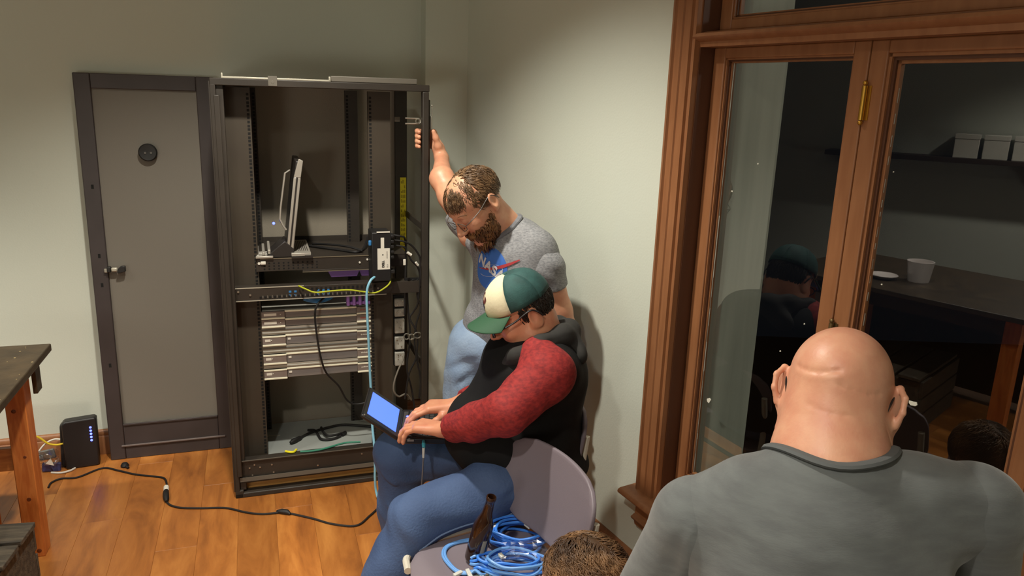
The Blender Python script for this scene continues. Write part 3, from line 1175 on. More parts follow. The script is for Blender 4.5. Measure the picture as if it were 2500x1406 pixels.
# ================================================================= CABLES
LBLU = mat('light_blue_cable', (132, 190, 216), 0.45)
YCAB = mat('yellow_cable', (178, 186, 44), 0.45)


def cable(name, pts, r, m, label, sub=8, n=8, world=False):
    t = thing(name, label, 'cable')
    pp = [Vector(p) if world else rk(*p) for p in pts]
    MB().tube(smooth_path(pp, sub), r, n).build('jacket', m, t)
    return t


c = cable('network_cable', [(0.280, 0.03, 0.909), (0.305, 0.0, 0.902), (0.342, -0.012, 0.889), (0.40, -0.014, 0.892), (0.474, -0.014, 0.893), (0.53, -0.016, 0.884), (0.583, -0.02, 0.877), (0.622, -0.02, 0.895), (0.646, -0.015, 0.915), (0.649, -0.01, 0.935)], 0.0034, YCAB, 'yellow network cable looped along the front of the slotted rack bar')
c = cable('network_cable', [(0.585, -0.012, 0.945), (0.562, -0.035, 0.932), (0.546, -0.045, 0.890), (0.545, -0.05, 0.80), (0.549, -0.055, 0.66), (0.552, -0.06, 0.53), (0.553, -0.080, 0.42), (0.550, -0.12, 0.32), (0.552, -0.15, 0.25), (0.553, -0.16, 0.17), (0.552, -0.16, 0.10), (0.556, -0.16, 0.04), (0.566, -0.19, 0.008), (0.582, -0.245, 0.0052), (0.605, -0.31, 0.0052)],
          0.0052, LBLU, 'long pale blue network cable hanging in front of the rack to the floor')
c = cable('power_lead', [(0.40, 0.12, 0.843), (0.375, 0.065, 0.838), (0.350, 0.05, 0.815), (0.341, 0.047, 0.77), (0.348, 0.05, 0.67), (0.362, 0.055, 0.575), (0.385, 0.08, 0.50), (0.436, 0.10, 0.43), (0.470, 0.12, 0.355), (0.505, 0.13, 0.325), (0.55, 0.13, 0.325), (0.61, 0.12, 0.345), (0.66, 0.14, 0.36)], 0.0042, BLKR, 'thin black cord hanging down across the server fronts')
# loose cords on the bottom tray
t = thing('power_lead', 'black power cord coiled loosely on the grey bottom tray', 'cord')
pp = [(0.26, 0.215, 0.139), (0.285, 0.25, 0.139), (0.33, 0.285, 0.139), (0.40, 0.315, 0.139), (0.47, 0.33, 0.139), (0.55, 0.30, 0.139), (0.64, 0.26, 0.139), (0.70, 0.25, 0.139)]
MB().tube(smooth_path([rk(*p) for p in pp], 8), 0.006, 8).build('jacket', BLKR, t)
pp = [(0.31, 0.31, 0.139), (0.34, 0.285, 0.145), (0.352, 0.24, 0.139), (0.36, 0.20, 0.139), (0.385, 0.185, 0.139), (0.42, 0.19, 0.139), (0.45, 0.21, 0.139)]
MB().tube(smooth_path([rk(*p) for p in pp], 8), 0.006, 8).build('jacket', BLKR, t)
pp = [(0.37, 0.30, 0.150), (0.375, 0.25, 0.150), (0.39, 0.21, 0.148), (0.42, 0.205, 0.148), (0.46, 0.23, 0.142)]
MB().tube(smooth_path([rk(*p) for p in pp], 8), 0.006, 8).build('jacket', BLKR, t)
MB().tube([rk(0.225, 0.185, 0.143), rk(0.237, 0.195, 0.145), rk(0.268, 0.225, 0.143), rk(0.275, 0.232, 0.142)], 0.011, 10, rad=[0.007, 0.012, 0.010, 0.006]).build('plug', BLKR, t)
MB().tube([rk(0.455, 0.215, 0.142), rk(0.475, 0.235, 0.142)], 0.009, 10).build('plug', BLKR, t)
t = thing('cable_scrap', 'yellow and green cable ends poking out below the grey tray', 'cable')
MB().tube(smooth_path([rk(0.200, 0.05, 0.170), rk(0.215, 0.03, 0.174), rk(0.232, 0.03, 0.172), rk(0.245, 0.055, 0.170)], 6), 0.005, 8).build('yellow_end', YEL, t)
MB().tube(smooth_path([rk(0.26, 0.03, 0.170), rk(0.31, 0.022, 0.171), rk(0.36, 0.028, 0.172), rk(0.45, 0.06, 0.173), rk(0.52, 0.05, 0.175)], 6), 0.0045, 8).build('green_end', mat('green_cable', (58, 128, 104), 0.5), t)

# black cables looping at the right side of the rack
GRYC = mat('grey_cable', (120, 114, 104), 0.5)
runs = [
    ([(0.668, 0.02, 1.112), (0.70, 0.02, 1.105), (0.722, 0.05, 1.09), (0.728, 0.06, 1.03), (0.725, 0.06, 0.90), (0.722, 0.06, 0.75)], BLKR, 'black cable leaving the label box, topmost of its plugs'),
    ([(0.668, 0.02, 1.090), (0.71, 0.02, 1.083), (0.75, 0.03, 1.06), (0.783, 0.035, 1.01), (0.787, 0.04, 0.96), (0.785, 0.04, 0.90), (0.778, 0.05, 0.80), (0.760, 0.06, 0.76), (0.745, 0.06, 0.73), (0.775, 0.05, 0.66), (0.770, 0.05, 0.55), (0.74, 0.05, 0.48), (0.72, 0.05, 0.36)], BLKR, 'black cable bowing out between label box and right post, second plug down'),
    ([(0.668, 0.02, 1.068), (0.71, 0.02, 1.06), (0.725, 0.03, 1.04), (0.745, 0.03, 1.00), (0.775, 0.04, 0.965), (0.785, 0.045, 0.92), (0.775, 0.05, 0.84), (0.79, 0.05, 0.78), (0.77, 0.05, 0.70), (0.765, 0.05, 0.60), (0.79, 0.05, 0.45), (0.785, 0.05, 0.36)], BLKR, 'black cable with white tags beside the right post, third plug down'),
    ([(0.735, 0.08, 0.90), (0.74, 0.08, 0.78), (0.75, 0.08, 0.64), (0.735, 0.08, 0.50), (0.755, 0.08, 0.40), (0.77, 0.08, 0.30)], BLKR, 'black cable hanging straight inside the right side of the rack'),
]
for pts, m_, lbt in runs:
    cable('rack_cable', pts, 0.0042, m_, lbt)
c = cable('rack_cable', [(0.728, 0.11, 0.55), (0.715, 0.08, 0.53), (0.690, 0.06, 0.49), (0.672, 0.05, 0.44), (0.672, 0.05, 0.40), (0.695, 0.06, 0.37), (0.73, 0.08, 0.37), (0.76, 0.10, 0.33)], 0.004, GRYC, 'grey cable curving from the lowest outlet block down behind the netbook')
t = thing('cable_tag', 'white tags clipped on the black cables beside the right post', 'tag')
MB().tube([rk(0.727, 0.025, 1.035), rk(0.745, 0.025, 1.022)], 0.006, 8).build('tag_sleeve', WHT, t)
MB().tube([rk(0.765, 0.033, 0.988), rk(0.776, 0.036, 0.974)], 0.0055, 8).build('tag_sleeve', WHT, t)
MB().box(0.706, 0.717, 0.0, 0.006, 0.984, 1.010, RKM).build('tag_plate', WHT, t, bevel=0.002)

# ================================================================= RACK DOOR leaning at the wall
DOORF = mat('door_frame_paint', (66, 58, 58), 0.5, rgb2=(56, 49, 48), vscale=4)
SMOKE = mat('grey_door_sheet', (116, 111, 102), 0.6, bump=0.04, bscale=300)
dm = RKM @ Matrix.Translation((-0.562, 0.505, 0.0)) @ Matrix.Rotation(math.radians(-1.4), 4, 'X')
door = thing('rack_door', 'dark framed rack door with grey centre sheet leaning on the wall', 'rack door', M=dm)
DW, DH = 0.545, 1.728
MB().box(0, 0.064, 0, 0.028, 0.0, DH).build('stile', DOORF, door, bevel=0.004)
MB().box(DW - 0.075, DW, 0, 0.028, 0.0, DH).build('stile', DOORF, door, bevel=0.004)
MB().box(0.064, DW - 0.075, 0.002, 0.026, DH - 0.062, DH).build('rail', DOORF, door, bevel=0.003)
rl = MB().box(0.064, DW - 0.075, 0.002, 0.026, 0.0, 0.170).build('rail', DOORF, door, bevel=0.003)
MB().box(0.050, DW - 0.045, -0.006, 0.003, 0.062, 0.070).build('raised_edge', mat('rail_edge', (104, 92, 88), 0.45), rl, bevel=0.002)
MB().box(0.064, DW - 0.075, -0.004, 0.003, 0.164, 0.174).build('raised_edge', DOORF, rl, bevel=0.002)
MB().box(0.060, DW - 0.07, 0.012, 0.0155, 0.165, DH - 0.055)  .build('sheet', SMOKE, door, smooth=False)
# round lock on the pane
kb = MB()
Mk = Matrix.Translation((0.262, 0.0, 1.405)) @ Matrix.Rotation(math.radians(90), 4, 'X')
kb.lathe([(0.0, -0.014), (0.022, -0.014), (0.035, -0.010), (0.0375, 0.0), (0.0375, 0.012), (0.033, 0.017), (0.026, 0.016), (0.0, 0.014)], Mk, 32)
kn = kb.build('round_lock', BLKP, door, ang=50)
mb = MB()
for dx in (-0.010, 0.013):
    mb.lathe([(0.0, 0.0145), (0.005, 0.0165), (0.004, 0.018), (0.0, 0.018)], Matrix.Translation((0.262 + dx, 0.0, 1.403)) @ Matrix.Rotation(math.radians(90), 4, 'X'), 12)
mb.build('lock_screw', SRVG, kn)
# latch handle
hd = MB().box(0.062, 0.078, -0.022, 0.002, 0.888, 0.912).build('latch', BLKP, door, bevel=0.003)
MB().box(0.050, 0.064, -0.014, 0.0, 0.886, 0.904).build('catch_plate', STEEL, hd, bevel=0.002)
MB().box(0.078, 0.104, -0.020, -0.004, 0.890, 0.908).build('latch_barrel', STEELL, hd, bevel=0.005)
MB().prism([(0.102, 0.884), (0.106, 0.902), (0.118, 0.914), (0.136, 0.914), (0.136, 0.890), (0.118, 0.884)], -0.026, -0.004, 'y').build('latch_grip', BLKP, hd, bevel=0.003)
mb = MB()
for z in (0.95, 0.82, 1.25, 0.45):
    mb.box(0.030, 0.040, -0.0006, 0.0, z, z + 0.018)
mb.build('slot', HOLE, door, smooth=False)

# ================================================================= ROUTER and things by the wall
RTR = mat('router_black', (30, 28, 29), 0.45)
t = thing('router', 'black upright router with five blue lights by the leaning door', 'router', M=RKM @ Matrix.Translation((-0.745, 0.455, 0.0)) @ Matrix.Rotation(math.radians(-2.5), 4, 'X') @ Matrix.Rotation(math.radians(6), 4, 'Z'))
mb = MB()
mb.prism([(0.010, 0.0), (0.138, 0.0), (0.145, 0.01), (0.147, 0.222), (0.140, 0.232), (0.020, 0.226), (0.008, 0.214)], 0.0, 0.055, 'y')
mb.build('shell', RTR, t, bevel=0.008, seg=3)
mb = MB()
mb.prism([(-0.012, 0.0), (0.012, 0.0), (0.012, 0.214), (-0.002, 0.2)], 0.030, 0.062, 'y')
mb.build('rear_shell', RTR, t, bevel=0.006)
for k in range(5):
    MB().sphere((0.121, -0.0005, 0.187 - 0.0152 * k), (0.0052, 0.002, 0.0052), 10).build('blue_light', BLED, t)
YC2 = mat('yellow_flat_cable', (214, 184, 44), 0.5)
WCAB = mat('white_cable', (214, 210, 200), 0.5)
c = cable('network_cable', [(-0.742, 0.49, 0.115), (-0.770, 0.49, 0.112), (-0.800, 0.485, 0.125), (-0.84, 0.48, 0.165), (-0.88, 0.46, 0.16), (-0.93, 0.44, 0.10)], 0.0045, YC2, 'yellow cable plugged into the left side of the router')
c = cable('white_cable', [(-0.742, 0.50, 0.13), (-0.78, 0.50, 0.135), (-0.815, 0.49, 0.12), (-0.845, 0.48, 0.08), (-0.86, 0.46, 0.03)], 0.004, WCAB, 'white cord arching from the router behind the table leg')
c = cable('white_cable', [(-0.70, 0.46, 0.004), (-0.715, 0.435, 0.006), (-0.75, 0.425, 0.005), (-0.79, 0.44, 0.004)], 0.0045, WCAB, 'short white cord on the floor under the router')
CLRB = glass_mat('clear_plastic_bag', (0.90, 0.91, 0.93), 1.0, 0.18, ior=2.6)
t = thing('antistatic_bag', 'crumpled clear bag of blue parts between table leg and router', 'bag', M=RKM @ Matrix.Translation((-0.835, 0.42, 0.0)))
r_ = random.Random(11)
vs, fs = [], []
for i in range(8):
    for j in range(9):
        x = 0.085 * i / 7
        z = 0.005 + 0.115 * j / 8
        vs.append((x + r_.uniform(-0.004, 0.004), r_.uniform(-0.014, 0.014) + 0.05 * (1 - j / 8), z + r_.uniform(-0.004, 0.004)))
for i in range(7):
    for j in range(8):
        fs.append((i * 9 + j, (i + 1) * 9 + j, (i + 1) * 9 + j + 1, i * 9 + j + 1))
mb = MB().add(vs, fs)
o = mb.build('film', CLRB, t, smooth=False)
md_ = o.modifiers.new('thick', 'SOLIDIFY')
md_.thickness = 0.001
NAVY = mat('navy_sleeve', (66, 70, 118), 0.35)
MB().box(0.004, 0.078, 0.035, 0.052, 0.004, 0.045, Matrix.Rotation(0.1, 4, 'Y')).build('packed_part', NAVY, t, bevel=0.004)
MB().box(0.010, 0.080, 0.022, 0.036, 0.060, 0.105, Matrix.Rotation(-0.15, 4, 'Y')).build('packed_part', SRVG, t, bevel=0.004)
MB().prism([(0.030, 0.052), (0.060, 0.040), (0.050, 0.075)], 0.012, 0.018, 'y').build('white_tag', WHT, t)

# power cord across the floor
t = thing('power_lead', 'black cord snaking over the floor from table leg to rack front', 'cord')
pp = [(-1.955, 2.934), (-1.966, 2.975), (-1.945, 3.012), (-1.882, 3.029), (-1.82, 3.117), (-1.74, 3.10), (-1.65, 3.071), (-1.56, 3.058), (-1.51, 3.045), (-1.478, 3.0), (-1.462, 2.96)]
MB().tube(smooth_path([(x, y, 0.0045) for x, y in pp], 8), 0.0042, 8).build('jacket', BLKR, t)
pp = [(-1.412, 2.85), (-1.38, 2.823), (-1.33, 2.808), (-1.25, 2.81), (-1.154, 2.818), (-1.06, 2.79), (-0.989, 2.781), (-0.902, 2.795), (-0.784, 2.762), (-0.69, 2.725), (-0.592, 2.719), (-0.55, 2.80), (-0.50, 2.92), (-0.42, 2.99)]
MB().tube(smooth_path([(x, y, 0.0045) for x, y in pp], 8), 0.0042, 8).build('jacket', BLKR, t)
d = Vector((0.43, -0.9, 0)).normalized()
MB().tube([Vector((-1.462, 2.962, 0.009)), Vector((-1.446, 2.925, 0.009))], 0.0, 10, rad=[0.011, 0.011]).build('white_tag', WHT, t)
MB().tube([Vector((-1.446, 2.925, 0.010)), Vector((-1.436, 2.90, 0.012)), Vector((-1.418, 2.864, 0.012)), Vector((-1.410, 2.846, 0.008))], 0, 10, rad=[0.011, 0.013, 0.012, 0.006]).build('connector', BLKR, t)
MB().tube([Vector((-0.935, 2.80, 0.007)), Vector((-0.915, 2.797, 0.010)), Vector((-0.890, 2.792, 0.010)), Vector((-0.875, 2.785, 0.006))], 0, 10, rad=[0.006, 0.011, 0.011, 0.005]).build('connector', BLKR, t)
t = thing('rubber_foot', 'small black lump on the floor below the leaning door', 'scrap', (-1.733, 3.145, 0))
mb = MB()
mb.lathe([(0.0, 0.0), (0.016, 0.0), (0.018, 0.008), (0.012, 0.018), (0.0, 0.022)], n=12)
mb.build('body', BLKR, t)
MB().tube([(0.01, -0.01, 0.008), (0.026, -0.020, 0.005)], 0.006, 8).build('stub', BLKR, t)

# ================================================================= WORK TABLE at the left edge
PINE = mat('varnished_pine', (216, 130, 64), 0.42, rgb2=(190, 102, 44), vscale=9, stretch=(6, 6, 0.9), distort=0.8, bump=0.04, bscale=30)
PINEH = mat('varnished_pine_rail', (212, 130, 66), 0.42, rgb2=(184, 102, 46), vscale=9, stretch=(0.9, 6, 6), distort=0.8)
KNOT = mat('pine_knot', (110, 52, 22), 0.5)
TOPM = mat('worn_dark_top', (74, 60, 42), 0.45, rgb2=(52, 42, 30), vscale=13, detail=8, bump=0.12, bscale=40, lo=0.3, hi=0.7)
tb = thing('work_table', 'sturdy pine table with worn dark top at the left edge', 'table', M=Matrix.Translation((-1.699, 2.671, 0.0)) @ Matrix.Rotation(RK_ANG - 0.02, 4, 'Z'))
# local: -x away to the left, -y towards the camera
tp = MB().box(-0.95, 0.0, -1.35, 0.0, 0.722, 0.750).build('tabletop', TOPM, tb, bevel=0.004)
r_ = random.Random(2)
mb = MB()
for k in range(70):
    a, b_ = -r_.random() * 0.5, -r_.random() * 0.8
    rr = r_.uniform(0.001, 0.005)
    mb.lathe([(0.0, 0.7500), (rr, 0.7502), (rr * 0.6, 0.7508), (0.0, 0.7509)], Matrix.Translation((a, b_, 0)), 6)
mb.build('plaster_speck', mat('dried_specks', (150, 132, 92), 0.7), tb, kind='stuff')
for k, (lx, ly) in enumerate(((-0.130, -0.165), (-0.130, -1.25), (-0.89, -0.165), (-0.89, -1.25))):
    lg = MB().box(lx + 0.020, lx + 0.083, ly - 0.045, ly + 0.030, 0.0, 0.722).build('leg', PINE, tb, bevel=0.003)
    if k == 0:
        for (dx, z, r) in ((0.045, 0.575, 0.0085), (0.06, 0.40, 0.006), (0.055, 0.235, 0.008), (0.065, 0.025, 0.009)):
            MB().lathe([(0.0, 0.0), (r, 0.0), (r * 0.8, 0.0012), (0.0, 0.0014)], Matrix.Translation((lx + dx, ly - 0.0445, z)) @ Matrix.Rotation(PI / 2, 4, 'X'), 10).build('knot', KNOT, lg)
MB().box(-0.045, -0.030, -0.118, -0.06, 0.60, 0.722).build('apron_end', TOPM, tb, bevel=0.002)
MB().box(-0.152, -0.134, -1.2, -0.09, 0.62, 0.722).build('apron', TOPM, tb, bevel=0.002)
MB().box(-0.82, -0.115, -0.165, -0.135, 0.60, 0.705).build('apron', PINEH, tb, bevel=0.002)
MB().box(-0.90, -0.105, -0.195, -0.168, 0.345, 0.430).build('stretcher', PINEH, tb, bevel=0.003)
for k in range(4):
    MB().box(-0.20 - 0.17 * (k + 1) + 0.004, -0.20 - 0.17 * k, -0.130, -0.118, 0.04, 0.345).build('back_board', PINE, tb, bevel=0.002)

MB().box(-0.945, -0.925, -1.34, -0.10, 0.03, 0.70).build('added_dark_panel', TOPM, tb)  # dark panel added to keep lit floor out of the window reflection
# weathered crate below the table
GWD = mat('weathered_grey_board', (92, 82, 68), 0.8, rgb2=(58, 52, 44), vscale=10, stretch=(1, 6, 6), detail=6, bump=0.25, bscale=35)
cr = thing('slatted_crate', 'weathered grey slatted crate on the floor before the pine table', 'crate', M=Matrix.Translation((-1.520, 2.185, 0.0)) @ Matrix.Rotation(RK_ANG - 0.12, 4, 'Z'))
for k, (z0, z1) in enumerate(((0.0, 0.10), (0.112, 0.20), (0.212, 0.30))):
    MB().box(-0.62, 0.0, -0.012 + 0.004 * (k % 2), 0.004, z0, z1 - 0.004 * k).build('slat', GWD, cr, bevel=0.002)
    MB().box(-0.62, 0.0, -0.40, -0.385, z0, z1).build('slat', GWD, cr, bevel=0.002)
for x in (-0.045, -0.62):
    MB().box(x, x + 0.045, -0.385, -0.012, 0.0, 0.295).build('end_board', GWD, cr, bevel=0.002)
for k in range(3):
    MB().box(-0.62, 0.012, -0.385 + 0.130 * k, -0.385 + 0.130 * k + 0.112, 0.302, 0.320).build('top_board', GWD, cr, bevel=0.003)

# objects on the table that the glass mirrors
CUPM = mat('white_ceramic', (224, 216, 212), 0.35)
t = thing('white_tub', 'white round tub on the table, mirrored in the right pane', 'tub', (-1.86, 1.93, 0.75))
MB().lathe([(0, 0), (0.055, 0), (0.068, 0.10), (0.070, 0.115), (0.064, 0.115), (0.060, 0.10), (0.05, 0.008), (0, 0.006)]).build('wall', CUPM, t, ang=50)
t = thing('white_dish', 'shallow white dish on the table beside the tub in the mirror', 'dish', (-1.80, 2.10, 0.75))
MB().lathe([(0, 0), (0.04, 0), (0.075, 0.022), (0.072, 0.025), (0.04, 0.006), (0, 0.005)]).build('bowl', CUPM, t, ang=50)

# ================================================================= CHAIRS
PLAS = mat('mauve_grey_plastic', (122, 112, 120), 0.5, bump=0.05, bscale=250)
CHF = mat('ivory_chair_tube', (206, 200, 184), 0.4)
GLIDE = mat('chair_glide', (40, 38, 38), 0.6)


def grid_mesh(nu, nv, fn):
    vs = [fn(i / (nu - 1), j / (nv - 1)) for i in range(nu) for j in range(nv)]
    fs = [(i * nv + j, (i + 1) * nv + j, (i + 1) * nv + j + 1, i * nv + j + 1) for i in range(nu - 1) for j in range(nv - 1)]
    return MB().add(vs, fs)


def solid(o, th_, off=0.0):
    m = o.modifiers.new('thick', 'SOLIDIFY')
    m.thickness = th_
    m.offset = off
    b = o.modifiers.new('soft', 'BEVEL')
    b.width = th_ * 0.4
    b.segments = 2
    b.limit_method = 'ANGLE'
    b.angle_limit = math.radians(50)
    return o


def make_chair(label):
    t = thing('stacking_chair', label, 'chair', group='grey plastic stacking chairs along the window wall')

    def back(u, v):
        w = 0.155 + 0.06 * math.sin(min(v / 0.42, 1) * PI / 2)
        if v > 0.66:
            q = (v - 0.66) / 0.34
            w -= 0.085 * (1 - math.sqrt(max(1 - q * q, 0)))
        if v < 0.10:
            q = (0.10 - v) / 0.10
            w -= 0.03 * (1 - math.sqrt(max(1 - q * q, 0)))
        y = (u * 2 - 1)
        x = -0.150 - 0.050 * v + 0.040 * (y * w / 0.215) ** 2
        return Vector((x, y * w, 0.510 + 0.248 * v - 0.006 * y * y * (v > 0.9)))
    solid(grid_mesh(15, 22, back).build('backrest', PLAS, t, ang=80), 0.013)

    def seat(u, v):
        x = 0.205 - 0.385 * v
        w = 0.205
        if v < 0.35:
            q = (0.35 - v) / 0.35
            w -= 0.10 * (1 - math.sqrt(max(1 - q * q, 0)))
        if v > 0.85:
            q = (v - 0.85) / 0.15
            w -= 0.04 * (1 - math.sqrt(max(1 - q * q, 0)))
        y = (u * 2 - 1)
        z = 0.452 - 0.012 * (1 - y * y) * math.sin(PI * min(max((v - 0.1) / 0.9, 0), 1)) - 0.02 * max(0, 0.12 - v) / 0.12
        return Vector((x, y * w, z))
    solid(grid_mesh(17, 20, seat).build('seat', PLAS, t, ang=80), 0.012)
    for s in (-1, 1):
        y = s * 0.212
        MB().tube(smooth_path([(0.20, s * 0.14, 0.435), (0.17, y * 0.97, 0.438), (0.05, y * 1.05, 0.452), (-0.12, y * 1.05, 0.452), (-0.19, y * 0.98, 0.445)], 5), 0.0105, 10).build('side_rail', CHF, t)
        MB().tube(smooth_path([(0.12, y, 0.437), (0.15, y, 0.40), (0.19, y * 1.04, 0.2), (0.225, y * 1.08, 0.012)], 5), 0.0105, 10).build('leg', CHF, t)
        MB().tube(smooth_path([(-0.225, y * 1.08, 0.012), (-0.20, y * 1.03, 0.25), (-0.165, y, 0.44), (-0.150, y * 0.965, 0.56), (-0.163, y * 0.955, 0.67)], 5), 0.0105, 10).build('leg', CHF, t)
        for xx, zz in ((0.2252, 0), (-0.2252, 0)):
            MB().cyl((xx, y * 1.08, 0.0), (xx, y * 1.08, 0.022), 0.0135, n=10).build('glide', GLIDE, t)
    MB().tube([(-0.19, -0.208, 0.40), (-0.19, 0.208, 0.40)], 0.008, 8).build('cross_bar', CHF, t)
    MB().tube([(0.10, -0.208, 0.425), (0.10, 0.208, 0.425)], 0.008, 8).build('cross_bar', CHF, t)
    return t


CH_ANG = math.atan2(-0.49, -0.87)
ch1 = make_chair('empty grey plastic chair holding the bottle and blue cables')
ch1.location = (-0.014, 1.790, 0)
ch1.rotation_euler = (0, 0, CH_ANG)
ch2 = dup(ch1, (0.005, 2.285, 0), CH_ANG + 0.03, 'grey plastic chair the man in the green cap sits on')
ch3 = dup(ch1, (0.52, 1.11, 0), math.atan2(0.995, 0.10), 'grey plastic chair under the bald man, hidden behind his back')

# ================================================================= BOTTLE, CABLE BUNDLE, BAG on the empty chair
SEATZ = 0.4535
AMB = bpy.data.materials.new('amber_bottle_glass')
AMB.use_nodes = True
b = AMB.node_tree.nodes['Principled BSDF']
b.inputs['Base Color'].default_value = (0.035, 0.013, 0.006, 1)
b.inputs['Roughness'].default_value = 0.06
b.inputs['Transmission Weight'].default_value = 0.25
b.inputs['IOR'].default_value = 1.5
bt_ax = Vector((0.20, -0.16, 0.96)).normalized()
t = thing('beer_bottle', 'dark brown glass bottle leaning on the empty chair seat', 'bottle', M=Matrix.Translation((-0.080, 1.852, SEATZ - 0.001)) @ bt_ax.to_track_quat('Z', 'Y').to_matrix().to_4x4() @ Matrix.Rotation(0.9, 4, 'Z') @ Matrix.Scale(0.94, 4))
# long-neck profile
MB().lathe([(0.0, 0.003), (0.022, 0.0), (0.028, 0.004), (0.030, 0.012), (0.030, 0.118), (0.028, 0.136), (0.021, 0.158), (0.0155, 0.178), (0.0135, 0.205), (0.0128, 0.222), (0.0145, 0.2235), (0.0150, 0.231), (0.0140, 0.235), (0.0110, 0.236), (0.0095, 0.230), (0.0095, 0.20), (0.011, 0.18), (0.025, 0.13), (0.026, 0.014), (0.0, 0.010)], n=32).build('glass_body', AMB, t, ang=60)
mb = MB()
for k in range(14):
    pass
LBLM = mat('pale_bottle_label', (150, 146, 128), 0.6)
lv = t.matrix_world.inverted().to_3x3() @ Vector((0.55, -1.0, 0.2))
LBA = math.degrees(math.atan2(lv.y, lv.x)) - 13
n = 10
vs, fs = [], []
for k in range(n):
    a = math.radians(LBA + 26 * k / (n - 1))
    for z in (0.022, 0.098):
        vs.append((0.0304 * math.cos(a), 0.0304 * math.sin(a), z))
for k in range(n - 1):
    fs.append((2 * k, 2 * k + 2, 2 * k + 3, 2 * k + 1))
MB().add(vs, fs).build('paper_label', LBLM, t)

BLU = mat('bright_blue_cable', (64, 134, 232), 0.42)
BLUL = mat('blue_cable_pale', (106, 160, 226), 0.42)
CLR = mat('clear_plug_plastic', (206, 206, 200), 0.3)
t = thing('cable_bundle', 'tangled bundle of blue network cables on the empty chair', 'cable bundle', (0.0, 1.845, SEATZ), 0.0)
r_ = random.Random(21)
# rear coil
for k in range(7):
    cx, cy = 0.042 + r_.uniform(-0.010, 0.010), 0.090 + r_.uniform(-0.010, 0.010)
    a0 = r_.uniform(0, 6)
    pts = []
    ra, rb = r_.uniform(0.060, 0.088), r_.uniform(0.050, 0.074)
    zb = 0.006 + 0.0065 * k
    for i in range(9):
        a = a0 + 2 * PI * i / 9
        pts.append((cx + ra * math.cos(a) * 1.02, cy + rb * math.sin(a), zb + r_.uniform(-0.004, 0.006) + 0.004))
    MB().tube(smooth_path(pts, 5, True), 0.0041, 7, closed=True).build('cable_loop', BLU, t)
# front coil, nearer to the edge
for k in range(7):
    cx, cy = 0.025 + r_.uniform(-0.012, 0.012), -0.045 + r_.uniform(-0.010, 0.010)
    a0 = r_.uniform(0, 6)
    ra, rb = r_.uniform(0.065, 0.090), r_.uniform(0.030, 0.048)
    zb = 0.005 + 0.006 * k
    pts = []
    for i in range(9):
        a = a0 + 2 * PI * i / 9
        pts.append((cx + ra * math.cos(a), cy + rb * math.sin(a), zb + r_.uniform(-0.004, 0.006) + 0.004))
    MB().tube(smooth_path(pts, 5, True), 0.0041, 7, closed=True).build('cable_loop', BLU if k % 2 else BLUL, t)
# tie around the middle
for k in range(6):
    x0 = -0.062 + r_.uniform(-0.006, 0.006)
    pts = [(x0 - 0.02 + 0.03 * q, -0.045 + 0.012 * k - 0.03 + 0.006 * math.sin(q * 5 + k), 0.012 + 0.004 * k + 0.006 * math.sin(q * 3)) for q in (0, 0.4, 0.9, 1.6, 2.4, 3.0)]
    MB().tube(smooth_path(pts, 5), 0.0041, 7).build('cable_run', BLU if k % 2 else BLUL, t)
# wide loop lying on the seat left of the bottle
for k in range(2):
    o_ = 0.006 * k
    pts = [(-0.060, 0.085 + o_, 0.006), (-0.105, 0.085 + o_, 0.0055), (-0.148 - o_, 0.062, 0.0055), (-0.162 - o_, 0.028, 0.0055), (-0.150 - o_, -0.015, 0.0055), (-0.115, -0.060 - o_, 0.0055), (-0.070, -0.055 - o_, 0.008), (-0.03, -0.03, 0.016)]
    MB().tube(smooth_path(pts, 6), 0.0042, 8).build('cable_loop', BLUL, t)
for (a, b_) in (((-0.108, -0.064, 0.008), (-0.128, -0.082, 0.008)), ((-0.095, -0.062, 0.014), (-0.082, -0.092, 0.010)), ((0.060, 0.110, 0.052), (0.075, 0.092, 0.050)), ((-0.040, 0.105, 0.035), (-0.020, 0.112, 0.038)), ((-0.01, -0.040, 0.05), (0.0, -0.057, 0.05))):
    v0, v1 = Vector(a), Vector(b_)
    d = (v1 - v0).normalized()
    R = d.to_track_quat('X', 'Z').to_matrix()
    MB().obox((v0 + v1) / 2, ((v1 - v0).length, 0.011, 0.008), R).build('plug', CLR, t, bevel=0.0015)
CLRF = glass_mat('thin_clear_film', (0.93, 0.94, 0.96), 1.0, 0.25, ior=1.75)
DK = mat('dark_bag_inside', (30, 32, 40), 0.5)
t = thing('plastic_bag', 'crumpled clear plastic bag lying over the blue cables', 'bag', (0.070, 1.815, SEATZ + 0.036))
r_ = random.Random(5)


def bagf(u, v):
    x = -0.075 + 0.155 * u
    y = 0.040 - 0.085 * v
    z = 0.012 + 0.020 * math.sin(PI * v) * math.sin(PI * min(1, u * 1.2)) + 0.006 * math.sin(13 * v + 5 * u) + r_.uniform(-0.003, 0.003) + 0.012 * u
    return Vector((x + r_.uniform(-0.003, 0.003), y + r_.uniform(-0.003, 0.003) + 0.02 * u, z))


o = grid_mesh(14, 12, bagf).build('film', CLRF, t, smooth=False)
MB().tube(smooth_path([(0.080, 0.062, 0.05), (0.086, 0.050, 0.042), (0.088, 0.02, 0.035), (0.084, -0.02, 0.020)], 5), 0.007, 8, flat=0.5).build('bag_lip', mat('milky_film', (196, 194, 180), 0.5), t)
t = thing('circuit_board', 'small green circuit board piece at the chair front edge', 'board', (-0.055, 1.765, SEATZ + 0.004), 0.5)
MB().box(-0.025, 0.025, -0.014, 0.014, 0.0, 0.002).build('board', mat('pcb_green', (120, 140, 112), 0.5, rgb2=(170, 178, 150), vscale=120), t)
for k in range(3):
    MB().box(-0.02 + 0.014 * k, -0.010 + 0.014 * k, -0.006, 0.006, 0.002, 0.008).build('chip', SRVG if k != 1 else WHT, t, bevel=0.001)

